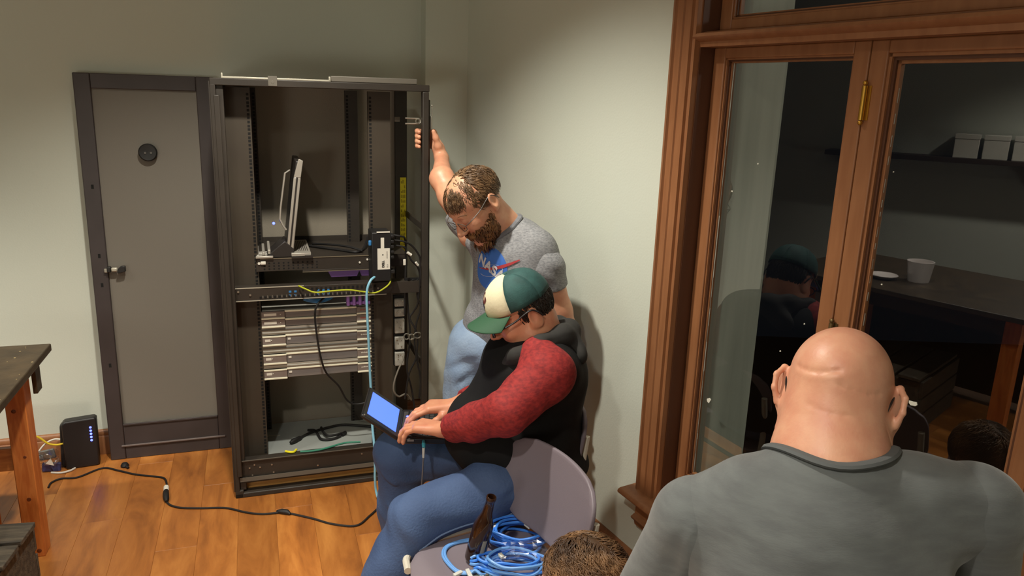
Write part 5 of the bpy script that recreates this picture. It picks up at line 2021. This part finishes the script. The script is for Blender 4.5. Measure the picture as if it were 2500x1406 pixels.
# beard
def predb(l, v, r):
    if l.z > -0.030 + 0.05 * max(0, -l.x + 0.03) / 0.06:
        return False
    if l.x < -0.005:
        return False
    if l.z > -0.058 and l.x > 0.06 and abs(l.y) < 0.035:
        return l.z < -0.042 and l.z > -0.056
    if abs(l.y) < 0.022 and -0.086 < l.z < -0.062 and l.x > 0.06:
        return False
    return True


mb = clumps(MB(), scalp_roots(HM1, HC1, (0.034, 0, -0.045), (0.060, 0.064, 0.078), predb, lambda l, v: (0.35, 0, -1), 900, 6), 0.030, 0.0026, 0.014, 6, wav=0.003)
Hm1 = hm(HM1, HC1)
for k in range(420):
    r_ = random.Random(k + 900)
    a = Vector((0.070 + r_.uniform(-0.02, 0.015), r_.gauss(0, 0.017), -0.108 + r_.uniform(-0.012, 0.012)))
    b_ = a + Vector((r_.uniform(-0.004, 0.02), r_.gauss(0, 0.006), -r_.uniform(0.012, 0.032)))
    mb.tube([Hm1 @ a, Hm1 @ ((a + b_) / 2 + Vector((0.004, 0, 0))), Hm1 @ b_], 0, 4, rad=[0.0030, 0.0026, 0.0006])
for k in range(160):
    r_ = random.Random(k + 90)
    y = r_.uniform(-0.03, 0.03)
    a = Vector((0.100 - 0.25 * abs(y) * abs(y) / 0.03 + 0.003, y, -0.050))
    b_ = a + Vector((0.001, 0.010 * (1 if y > 0 else -1), -0.013))
    mb.tube([Hm1 @ a, Hm1 @ b_], 0, 4, rad=[0.0022, 0.0008])
adopt(mb.build('beard', BEARD, m1, ang=180), m1)
mb = MB()
for q in (-1, 1):
    for k in range(26):
        r_ = random.Random(k + 50)
        y = q * (0.014 + 0.036 * k / 25)
        a = Vector((0.096 - 0.020 * (k / 25) ** 2, y, 0.030 + 0.006 * math.sin(PI * k / 25)))
        mb.tube([Hm1 @ a, Hm1 @ (a + Vector((0.001, q * 0.009, 0.003)))], 0, 4, rad=[0.0022, 0.0008])
adopt(mb.build('eyebrow', HAIRB, m1, ang=180), m1)
g = glasses(HM1, HC1, m1, WIRE)
g.matrix_parent_inverse = Matrix.Translation(m1.location).inverted()

# ---------------------------------------------------------------- MAN 2: seated, cap, red sleeves
m2 = thing('person', 'seated man in green and cream cap, red sleeved black hoodie, typing on a netbook', 'person', (0.06, 2.24, 0))
HM2 = headM((-0.86, -0.20, -0.44))
HC2 = np.array((0.034, 2.21, 1.058))
F2_ = np.array((-0.9, -0.43, 0.0))
L2_ = np.array((0.43, -0.9, 0.0))
R2 = np.stack([F2_, L2_, np.array((0, 0, 1.0))], 1)
S = SDF(0.0036)
head_prims(S, HC2, HM2, 0.93, fat=0.008)
S.cap(HC2 + HM2 @ np.array((-0.03, 0, -0.045)), (0.10, 2.225, 0.945), 0.064, 0.076, 0.04)
SA = SDF(0.0034)
SA.chain([(-0.12, 2.075, 0.757), (-0.188, 2.103, 0.722)], [0.038, 0.027], 0.02)
hand_prims(SA, (-0.192, 2.106, 0.720), (-0.90, 0.36, -0.10), (0.36, 0.92, 0.0), [(0.30, 0.55, 0.35), (0.28, 0.50, 0.35), (0.30, 0.55, 0.40), (0.35, 0.60, 0.40)], 0.10, 0.98, thumb=((0.014, 0.018, -0.006), (0.042, 0.040, -0.014), (0.066, 0.046, -0.026), (0.084, 0.040, -0.036)))
SA.chain([(-0.10, 2.335, 0.735), (-0.165, 2.272, 0.728)], [0.038, 0.027], 0.02)
hand_prims(SA, (-0.169, 2.269, 0.727), (-0.97, -0.12, -0.06), (-0.12, -0.98, 0.0), [(0.32, 0.38, 0.30), (0.34, 0.45, 0.35), (0.38, 0.55, 0.40), (0.40, 0.60, 0.40)], 0.08, 0.98, thumb=((0.014, 0.018, -0.006), (0.042, 0.040, -0.016), (0.066, 0.044, -0.030), (0.082, 0.038, -0.042)))
SC_ = SDF(0.012)
SC_.ell((0.085, 2.23, 0.86), (0.11, 0.15, 0.16), 0.05, R=R2)
SC_.ell((0.05, 2.23, 0.66), (0.15, 0.15, 0.16), 0.05, R=R2)
SC_.chain([(0.10, 2.14, 0.545), (-0.25, 1.965, 0.505), (-0.315, 1.915, 0.36), (-0.41, 1.87, 0.08)], [0.06, 0.05, 0.045, 0.04], 0.03)
SC_.chain([(0.02, 2.34, 0.52), (-0.345, 2.290, 0.545), (-0.33, 2.33, 0.08)], [0.07, 0.05, 0.04], 0.03)
SC_.chain([(0.09, 2.08, 0.92), (0.005, 1.97, 0.842), (-0.14, 2.07, 0.752)], [0.045, 0.034, 0.027], 0.01)
SC_.chain([(0.04, 2.36, 0.90), (0.0, 2.435, 0.738), (-0.12, 2.31, 0.735)], [0.045, 0.034, 0.026], 0.01)
V, Q = join_parts([S.mesh(), SA.mesh(), SC_.mesh()])
adopt(np_obj('body', V, Q, SK2, m2), m2)
# hoodie body
T = SDF(0.0055)
T.ell((0.075, 2.245, 0.855), (0.165, 0.190, 0.165), 0.06, R=R2)
T.ell((0.020, 2.240, 0.672), (0.225, 0.205, 0.160), 0.08, R=R2)
T.ell((0.07, 2.24, 0.565), (0.19, 0.205, 0.085), 0.06, R=R2)
T.cap((0.125, 2.10, 0.915), (0.045, 2.37, 0.915), 0.075, 0.075, 0.06)
T.cap((0.105, 2.225, 0.93), (0.10, 2.225, 0.88), 0.085, 0.11, 0.05)
for a, b_, w, am in (((0.0, 2.02, 0.60), (0.19, 2.04, 0.68), 0.012, 0.008), ((0.0, 2.03, 0.56), (0.20, 2.05, 0.62), 0.012, -0.008), ((0.05, 2.02, 0.70), (0.2, 2.05, 0.76), 0.012, 0.008), ((0.03, 2.02, 0.67), (0.21, 2.06, 0.71), 0.011, -0.008), ((0.10, 2.03, 0.56), (0.02, 2.01, 0.68), 0.010, 0.005),
                     ((-0.12, 2.12, 0.62), (0.02, 2.02, 0.55), 0.012, 0.007), ((-0.14, 2.15, 0.68), (-0.03, 2.05, 0.60), 0.013, -0.007), ((0.1, 2.02, 0.80), (0.2, 2.07, 0.84), 0.010, 0.006)):
    T.fold(a, b_, w, am)
T.wave(wav(0.0013, 26, 20, 34))
T.plane_cut((0.07, 2.24, 0.515), (-0.10, 0, -1))
adopt(T.build('hoodie', BLK, m2), m2)


def sleeve(pts, rads, folds, seed, cut=None):
    T = SDF(0.005)
    T.chain(pts, rads, 0.016)
    for a, b_, w, am in folds:
        T.fold(a, b_, w, am)
    r_ = random.Random(seed)
    T.wave(wav(0.0014, 44, 30, 38, seed))
    if cut:
        T.plane_cut(*cut)
    return T


EL = (0.000, 1.962, 0.845)
T = sleeve([(0.085, 2.115, 0.955), (0.108, 2.055, 0.925), EL, (-0.095, 2.03, 0.780), (-0.168, 2.092, 0.732)], [0.062, 0.080, 0.063, 0.054, 0.043],
           [((-0.10 - 0.022 * k, 1.96 + 0.03 * k, 0.83 - 0.028 * k), (-0.07 - 0.022 * k, 2.0 + 0.03 * k, 0.72 - 0.016 * k), 0.009, 0.0055 if k % 2 else -0.005) for k in range(5)] +
           [((0.03, 1.94, 0.96), (-0.09, 1.97, 0.86), 0.010, 0.006), ((0.06, 1.97, 0.97), (-0.04, 1.92, 0.90), 0.010, -0.006), ((0.02, 2.02, 1.02), (0.09, 1.98, 0.97), 0.010, 0.005), ((0.07, 1.97, 0.85), (0.0, 1.88, 0.83), 0.010, 0.006), ((0.1, 1.99, 0.86), (0.02, 1.9, 0.80), 0.010, -0.006), ((0.06, 2.0, 0.80), (-0.02, 1.93, 0.78), 0.012, 0.006)], 1,
           ((-0.166, 2.090, 0.733), (-0.62, 0.62, -0.40)))
adopt(T.build('sleeve', RED, m2), m2)
T = sleeve([(0.065, 2.33, 0.93), (0.05, 2.385, 0.89), (0.0, 2.44, 0.735), (-0.08, 2.355, 0.735), (-0.145, 2.29, 0.735)], [0.062, 0.072, 0.056, 0.046, 0.038], [], 2, ((-0.145, 2.29, 0.735), (-0.7, -0.62, -0.1)))
adopt(T.build('sleeve', RED, m2), m2)
# hood lying round the neck
T = SDF(0.005)
ring = [(-0.025, 2.155, 0.900), (0.02, 2.115, 0.955), (0.09, 2.118, 0.990), (0.155, 2.17, 1.005), (0.178, 2.24, 1.000), (0.150, 2.31, 0.990), (0.07, 2.345, 0.975), (0.0, 2.31, 0.945), (-0.035, 2.26, 0.900)]
T.chain(ring, [0.018, 0.024, 0.028, 0.031, 0.032, 0.031, 0.028, 0.024, 0.018], 0.02)
T.ell((0.178, 2.228, 0.950), (0.036, 0.10, 0.055), 0.03, R=R2)
T.fold((0.08, 2.08, 1.0), (0.2, 2.15, 1.02), 0.008, -0.006)
T.fold((0.16, 2.10, 0.98), (0.22, 2.2, 0.93), 0.010, -0.008)
T.wave(wav(0.0014, 40, 30, 50, 2))
adopt(T.build('hood', HOODM, m2), m2)
MB_ = MB().box(-0.006, 0.006, -0.001, 0.002, -0.012, 0.012, Matrix.Translation((-0.125, 2.085, 0.80)) @ Matrix.Rotation(0.6, 4, 'Y'))
# jeans
J = SDF(0.0058)
J.ell((0.075, 2.24, 0.545), (0.17, 0.19, 0.09), 0.05, R=R2)
J.chain([(0.12, 2.135, 0.545), (-0.04, 2.065, 0.552), (-0.255, 1.960, 0.508), (-0.325, 1.915, 0.36), (-0.42, 1.87, 0.07)], [0.094, 0.090, 0.075, 0.070, 0.064], 0.025)
J.chain([(0.02, 2.345, 0.525), (-0.35, 2.290, 0.545), (-0.350, 2.30, 0.35), (-0.335, 2.33, 0.07)], [0.10, 0.080, 0.072, 0.062], 0.03)
for k in range(7):                     # creases behind the knee and across the thigh
    J.fold((-0.15 - 0.03 * k, 1.905 - 0.006 * k, 0.475 - 0.03 * k), (-0.26 - 0.02 * k, 1.875 - 0.004 * k, 0.41 - 0.035 * k), 0.009, 0.009 if k % 2 else -0.009)
for a, b_, w, am in (((-0.23, 2.21, 0.62), (-0.12, 2.16, 0.52), 0.010, -0.010), ((-0.27, 2.21, 0.61), (-0.17, 2.16, 0.50), 0.010, 0.009), ((-0.31, 2.2, 0.60), (-0.22, 2.16, 0.50), 0.010, -0.010), ((-0.42, 2.22, 0.52), (-0.32, 2.20, 0.44), 0.011, 0.010), ((-0.43, 2.22, 0.47), (-0.33, 2.20, 0.41), 0.011, -0.010),
                     ((-0.43, 2.22, 0.42), (-0.33, 2.20, 0.36), 0.011, 0.010), ((-0.42, 2.22, 0.37), (-0.33, 2.20, 0.30), 0.010, -0.006), ((0.0, 1.95, 0.56), (-0.05, 1.93, 0.48), 0.009, -0.004), ((0.05, 2.02, 0.60), (-0.03, 1.94, 0.55), 0.010, -0.006)):
    J.fold(a, b_, w, am)
J.wave(wav(0.0026, 30, 26, 30, 1))
J.wave(wav(0.0014, 52, -40, 61, 2))
jV, jQ = J.mesh()
adopt(np_obj('jeans', jV, jQ, DENM, m2), m2)
jbv = BVHTree.FromPolygons([tuple(v) for v in jV], [tuple(q) for q in jQ])
# outer seam along the near thigh
jb = [(0.10, 2.012, 0.475), (-0.02, 1.948, 0.452), (-0.14, 1.895, 0.430), (-0.22, 1.868, 0.418)]
sp = []
for p in smooth_path([(0.10, 2.05, 0.505), (0.0, 1.99, 0.500), (-0.10, 1.93, 0.485), (-0.18, 1.90, 0.470), (-0.235, 1.885, 0.45)], 6):
    l_ = jbv.find_nearest(p)
    sp.append(l_[0])
adopt(MB().tube(sp, 0.0030, 6).build('side_seam', mat('faded_seam', (110, 130, 164), 0.8), m2), m2)
for a, d_ in (((-0.42, 1.87, 0), (-0.8, -0.5, 0)), ((-0.355, 2.33, 0), (-0.9, -0.3, 0))):
    sh_ = SDF(0.008)
    shoe(sh_, a, d_)
    adopt(sh_.build('shoe', SOLE, m2), m2)
# hair below the cap, black glasses
def pred2(l, v, r):
    return l.x < -0.028 and -0.055 < l.z < 0.05 and abs(l.y) < 0.082


mb = clumps(MB(), scalp_roots(HM2, HC2, (-0.013, 0, 0.028), (0.0915, 0.0735, 0.086), pred2, lambda l, v: (-0.2, 0, -1), 700, 8), 0.024, 0.0024, 0.005, 8, wav=0.002)
hair_base(mb, HM2, HC2, (-0.015, 0, 0.028), (0.0925, 0.0745, 0.087), [((-0.028, 0, 0.0), (1, 0, 0.0)), ((-0.05, 0, -0.045), (0.3, 0, -1))])
adopt(mb.build('hair', HAIRK, m2, ang=180), m2)
mb = clumps(MB(), scalp_roots(HM2, HC2, (-0.013, 0, 0.028), (0.0915, 0.0735, 0.086), lambda l, v, r: -0.03 < l.x < 0.018 and 0.0 < l.z < 0.05 and abs(l.y) > 0.06, lambda l, v: (-0.2, 0, -1), 160, 9), 0.020, 0.0024, 0.004, 9)
adopt(mb.build('sideburn', HAIRK, m2, ang=180), m2)
g = glasses(HM2, HC2, m2, BLKF, rimr=0.0022, lensw=0.024, lensh=0.016)
g.matrix_parent_inverse = Matrix.Translation(m2.location).inverted()
# cap
CREAM = mat('cream_cap_twill', (226, 218, 186), 0.8, bump=0.08, bscale=90)
GRNM = mat('green_cap_mesh', (46, 88, 86), 0.75, rgb2=(36, 72, 71), vscale=30, bump=0.15, bscale=400)
GRNB = mat('green_cap_brim', (42, 84, 58), 0.7, bump=0.05, bscale=200)
cap_ = MB()
Hm2 = hm(HM2, HC2)
cap_c = Vector((-0.004, 0, 0.046))


def dome(az, pol, off=0.0):
    # az 0 = front ; pol 0 = rim .. 1 = top
    rx = 0.1005 if math.cos(az) > 0 else 0.102
    e = pol * PI / 2
    sq = math.cos(e) ** 0.80
    front = max(0.0, math.cos(az))
    z = 0.088 * math.sin(e) ** (1.0 - 0.12 * front)
    tilt = 0.10
    x = rx * sq * math.cos(az)
    y = 0.084 * sq * math.sin(az)
    p = Vector((x, y, z + off)) + cap_c
    p.z += -tilt * p.x * 0.25
    p += Vector((x, y, z)).normalized() * (0.0012 * math.sin(9 * az + 4 * pol) * (1 - pol))
    return Hm2 @ p


def dome_part(a0, a1, n, name, m):
    o = grid_mesh(n, 12, lambda u, v: dome(a0 + (a1 - a0) * u, v)).build(name, m, m2, ang=180)
    adopt(o, m2)
    md = o.modifiers.new('thick', 'SOLIDIFY')
    md.thickness = 0.002
    md.offset = 1
    return o


capf = dome_part(math.radians(-66), math.radians(66), 20, 'cap', CREAM)
for a0, a1 in ((66, 123), (123, 180), (180, 237), (237, 294)):
    o = dome_part(math.radians(a0), math.radians(a1), 9, 'cap_panel', GRNM)
    o.parent = capf
    o.matrix_parent_inverse = capf.matrix_parent_inverse.inverted() @ Matrix.Identity(4) if False else Matrix.Identity(4)


def brim(u, v):
    az = math.radians(-64 + 128 * u)
    base = Vector((0.1005 * math.cos(az), 0.084 * math.sin(az), 0)) + cap_c
    L = 0.070 * math.cos(az * 0.92) ** 0.55
    d = Vector((1.0, 0.32 * math.sin(az), 0)).normalized()
    p = base + d * (L * v)
    p.z += -0.10 * base.x * 0.25 - 0.030 * (math.sin(az) ** 2) * v - 0.004 * v - 0.008 * math.sin(az) ** 2
    return Hm2 @ p


o = grid_mesh(25, 9, brim).build('cap_brim', GRNB, m2, ang=180)
solid(o, 0.0045)
o.parent = capf
o2 = MB().sphere(dome(0, 1.0), 0.006, 10).build('cap_button', GRNM, m2)
o2.parent = capf
# embroidered patch on the cap front
EMR = mat('patch_maroon', (96, 36, 34), 0.8)
EMN = mat('patch_navy', (36, 34, 62), 0.8)
for nm, m_, az0, p0_, r in (('cap_patch', EMR, 0.02, 0.36, 0.018), ('cap_patch', EMN, -0.02, 0.22, 0.013)):
    vs = []
    for k in range(14):
        a = 2 * PI * k / 14
        q = r * (1.0 + 0.35 * math.cos(3 * a))
        p = dome(az0 + q / 0.10 * math.cos(a), p0_ + q / 0.12 * math.sin(a))
        vs.append(p + (p - Vector(Hm2 @ cap_c)).normalized() * 0.0030)
    o = MB().add(vs, [tuple(range(14))]).build(nm, m_, m2, smooth=False)
    o.parent = capf

# ---------------------------------------------------------------- MAN 3: bald, from behind
m3 = thing('person', 'bald man in charcoal tee sitting with his back to us before the window', 'person', (0.53, 1.13, 0))
HM3 = headM((0.44, 0.80, -0.42))
HC3 = np.array((0.583, 1.265, 1.188))
F3 = np.array((0.10, 0.995, 0.0))
L3 = np.array((-0.995, 0.10, 0.0))
R3 = np.stack([F3, L3, np.array((0, 0, 1.0))], 1)
S = SDF(0.0028)
head_prims(S, HC3, HM3, 1.04, fat=0.004, ears=False)
S.frame(HM3, HC3)
S.ell((-0.022, 0, 0.030), (0.099, 0.079, 0.090), 0.02)
S.ell((-0.050, 0, -0.045), (0.055, 0.062, 0.058), 0.03)
for q in (-1, 1):                        # ears standing out, seen from behind
    a = 0.62 * q
    Re = np.array([[math.cos(a), -math.sin(a), 0], [math.sin(a), math.cos(a), 0], [0, 0, 1]])
    S.ell((-0.016, 0.090 * q, 0.004), (0.027, 0.0072, 0.040), 0.006, R=Re)
    S.ell((-0.004, 0.084 * q, -0.028), (0.014, 0.0085, 0.017), 0.008, R=Re)
    S.chain([(0.004, 0.082 * q, 0.036), (-0.018, 0.095 * q, 0.043), (-0.034, 0.104 * q, 0.026), (-0.034, 0.104 * q, 0.002), (-0.024, 0.097 * q, -0.022)], [0.0050, 0.0052, 0.0052, 0.0050, 0.0048], 0.004)
S.frame()
S.cap(HC3 + HM3 @ np.array((-0.035, 0, -0.040)), (0.548, 1.180, 1.090), 0.082, 0.094, 0.03)
S.cap((0.550, 1.19, 1.10), (0.535, 1.15, 1.04), 0.090, 0.115, 0.04)
S.frame(HM3, HC3)
for z, am, a0, a1 in ((0.044, -0.0024, -0.95, 0.10), (0.034, 0.0014, -0.9, 0.1), (0.024, -0.0018, 0.05, 0.95), (-0.020, -0.0010, -0.5, 0.6)):
    pts = [(-0.014 - 0.107 * math.cos(a), -0.084 * math.sin(a), z - 0.010 * math.cos(3 * (a - (a0 + a1) / 2))) for a in np.linspace(a0, a1, 6)]
    for i in range(5):
        S.fold(pts[i], pts[i + 1], 0.005, am)
S.frame()
LS, RS = (0.335, 1.185, 0.990), (0.775, 1.14, 1.055)
SC_ = SDF(0.012)
SC_.ell((0.525, 1.11, 0.9), (0.09, 0.16, 0.18), 0.05, R=R3)
SC_.ell((0.52, 1.10, 0.65), (0.11, 0.15, 0.18), 0.05, R=R3)
SC_.chain([LS, (0.262, 1.22, 0.76), (0.40, 1.42, 0.68)], [0.05, 0.042, 0.03], 0.03)
SC_.chain([RS, (0.825, 1.17, 0.80), (0.67, 1.38, 0.70)], [0.05, 0.042, 0.03], 0.03)
SC_.chain([(0.44, 1.13, 0.53), (0.47, 1.55, 0.52), (0.46, 1.57, 0.08)], [0.07, 0.05, 0.04], 0.03)
SC_.chain([(0.60, 1.12, 0.53), (0.66, 1.54, 0.52), (0.66, 1.56, 0.08)], [0.07, 0.05, 0.04], 0.03)
hand_prims(SC_, (0.40, 1.42, 0.68), (0.5, 0.5, -0.3), (0.8, -0.5, 0), [(0.5, 0.6, 0.4)] * 4)
hand_prims(SC_, (0.67, 1.38, 0.70), (-0.5, 0.6, -0.3), (-0.8, -0.3, 0), [(0.5, 0.6, 0.4)] * 4)
bV, bQ = S.mesh()
V, Q = join_parts([(bV, bQ), SC_.mesh()])
adopt(np_obj('body', V, Q, SK3, m3), m3)
T = SDF(0.0055)
T.ell((0.525, 1.105, 0.925), (0.130, 0.205, 0.175), 0.07, R=R3)
T.ell((0.525, 1.11, 0.70), (0.155, 0.190, 0.25), 0.08, R=R3)
T.cap(LS, RS, 0.076, 0.078, 0.05)
T.cap((0.425, 1.165, 1.040), (0.665, 1.145, 1.066), 0.080, 0.078, 0.06)
T.cap((0.54, 1.160, 1.060), (0.53, 1.14, 1.02), 0.102, 0.12, 0.05)
for a, b_, w, am in (((0.350, 1.12, 1.05), (0.365, 1.02, 0.80), 0.010, -0.011), ((0.372, 1.11, 1.05), (0.390, 1.00, 0.82), 0.010, 0.008), ((0.328, 1.13, 1.05), (0.335, 1.06, 0.82), 0.009, 0.006), ((0.38, 1.02, 0.84), (0.45, 0.97, 0.93), 0.010, 0.008), ((0.39, 1.01, 0.80), (0.46, 0.965, 0.88), 0.010, -0.009), ((0.40, 1.0, 0.76), (0.47, 0.96, 0.83), 0.011, 0.007),
                     ((0.45, 0.98, 1.01), (0.62, 0.97, 1.00), 0.014, 0.002), ((0.48, 0.97, 0.95), (0.66, 0.96, 0.96), 0.016, -0.002)):
    T.fold(a, b_, w, am)
T.wave(wav(0.0008, 18, 14, 60))
T.plane_cut((0.53, 1.11, 0.50), (0, 0, -1))
T2 = SDF(0.0055)
T2.chain([(0.36, 1.175, 0.995), LS, (0.262, 1.22, 0.78)], [0.072, 0.075, 0.066], 0.02)
T2.fold((0.31, 1.11, 1.03), (0.29, 1.13, 0.84), 0.010, 0.005)
T2.fold((0.29, 1.115, 1.01), (0.27, 1.14, 0.80), 0.010, -0.005)
T2.plane_cut((0.267, 1.215, 0.79), (-0.2, 0.05, -1))
T3 = SDF(0.0055)
T3.chain([(0.72, 1.145, 1.055), RS, (0.83, 1.17, 0.82)], [0.072, 0.076, 0.066], 0.02)
T3.plane_cut((0.825, 1.165, 0.83), (0.2, 0.05, -1))
tV, tQ = T.mesh()
V, Q = join_parts([(tV, tQ), T2.mesh(), T3.mesh()])
adopt(np_obj('tee_shirt', V, Q, CHAR, m3), m3)
collar_on(bV, bQ, tV, tQ, (0.535, 1.14, 1.02), (0.57, 1.22, 1.17), 0.012, mat('charcoal_rib', (84, 87, 88), 0.85), m3)
J = SDF(0.009)
J.ell((0.52, 1.10, 0.55), (0.16, 0.19, 0.10), 0.05, R=R3)
J.chain([(0.44, 1.13, 0.54), (0.47, 1.55, 0.52), (0.46, 1.57, 0.07)], [0.09, 0.075, 0.06], 0.03)
J.chain([(0.60, 1.12, 0.54), (0.66, 1.54, 0.52), (0.66, 1.56, 0.07)], [0.09, 0.075, 0.06], 0.03)
adopt(J.build('trousers', DEND, m3), m3)
for a in ((0.46, 1.57, 0), (0.66, 1.56, 0)):
    sh_ = SDF(0.008)
    shoe(sh_, a, (0.05, 0.5, 0))
    adopt(sh_.build('shoe', SOLE, m3), m3)
eyes(HM3, HC3, m3, 1.04)
for o in [x for x in bpy.data.objects if x.parent is m3 and x.name.split('.')[0] in ('eye', 'iris')]:
    adopt(o, m3)
g = glasses(HM3, HC3, m3, BLKF, rimr=0.0018)
g.matrix_parent_inverse = Matrix.Translation(m3.location).inverted()

# ---------------------------------------------------------------- PERSON 4: only the hair shows, sitting on the floor
m4 = thing('person', 'person with tousled brown hair, only the top of the head in view', 'person', (0.20, 1.50, 0))
HM4 = headM((-0.75, 0.60, -0.25))
HC4 = np.array((0.192, 1.520, 0.600))
S = SDF(0.006)
head_prims(S, HC4, HM4)
S.cap(HC4 + HM4 @ np.array((-0.025, 0, -0.045)), (0.22, 1.47, 0.45), 0.055, 0.065, 0.03)
SC_ = SDF(0.010)
F4 = np.array((-0.78, 0.62, 0.0))
R4 = np.stack([F4, np.array((-0.62, -0.78, 0.0)), np.array((0, 0, 1.0))], 1)
SC_.chain([(0.13, 1.36, 0.38), (0.08, 1.33, 0.22), (0.0, 1.42, 0.16)], [0.05, 0.04, 0.03], 0.03)
SC_.chain([(0.29, 1.56, 0.38), (0.30, 1.62, 0.24), (0.2, 1.68, 0.16)], [0.05, 0.04, 0.03], 0.03)
SC_.ell((0.22, 1.46, 0.30), (0.09, 0.14, 0.17), 0.05, R=R4)
hand_prims(SC_, (0.0, 1.42, 0.16), (-0.7, 0.6, -0.2), (0.5, 0.7, 0), [(0.4, 0.5, 0.4)] * 4)
hand_prims(SC_, (0.2, 1.68, 0.16), (-0.8, 0.3, -0.2), (-0.3, -0.8, 0), [(0.4, 0.5, 0.4)] * 4)
V, Q = join_parts([S.mesh(), SC_.mesh()])
adopt(np_obj('body', V, Q, SK1, m4), m4)
T = SDF(0.009)
T.ell((0.222, 1.455, 0.27), (0.125, 0.175, 0.20), 0.06, R=R4)
T.chain([(0.13, 1.365, 0.39), (0.085, 1.335, 0.23)], [0.065, 0.055], 0.04)
T.chain([(0.285, 1.555, 0.39), (0.298, 1.61, 0.25)], [0.065, 0.055], 0.04)
T.plane_cut((0.2, 1.45, 0.10), (0, 0, -1))
adopt(T.build('tee_shirt', DEND, m4), m4)
J = SDF(0.010)
J.ell((0.21, 1.46, 0.12), (0.15, 0.17, 0.115), 0.05, R=R4)
J.chain([(0.15, 1.42, 0.10), (0.0, 1.32, 0.13), (0.04, 1.50, 0.07)], [0.085, 0.065, 0.05], 0.03)
J.chain([(0.22, 1.52, 0.10), (0.11, 1.63, 0.13), (0.0, 1.55, 0.07)], [0.085, 0.065, 0.05], 0.03)
adopt(J.build('trousers', DENM, m4), m4)
def pred4(l, v, r):
    return l.z > -0.02 and not (l.x > 0.055 and l.z < 0.07) and not (l.x > 0.02 and l.z < 0.03)


def flow4(l, v):
    a = 9 * l.x + 7 * l.y
    return (-0.3 + 0.6 * math.sin(20 * l.y + 3), 0.55 * math.sin(26 * l.x + 11 * l.z) + (0.5 if l.y > 0 else -0.5), -0.35)


mb = clumps(MB(), scalp_roots(HM4, HC4, (-0.014, 0, 0.045), (0.100, 0.081, 0.088), pred4, flow4, 4200, 12), 0.036, 0.0021, 0.009, 12, wav=0.005, rings=5)
hair_base(mb, HM4, HC4, (-0.014, 0, 0.047), (0.1015, 0.0825, 0.090), [((0.05, 0, 0.05), (1, 0, -0.3)), ((0, 0, -0.01), (0.2, 0, -1))], wave=wav(0.003, 60, 50, 40))
adopt(mb.build('hair', HAIRT, m4, ang=180), m4)
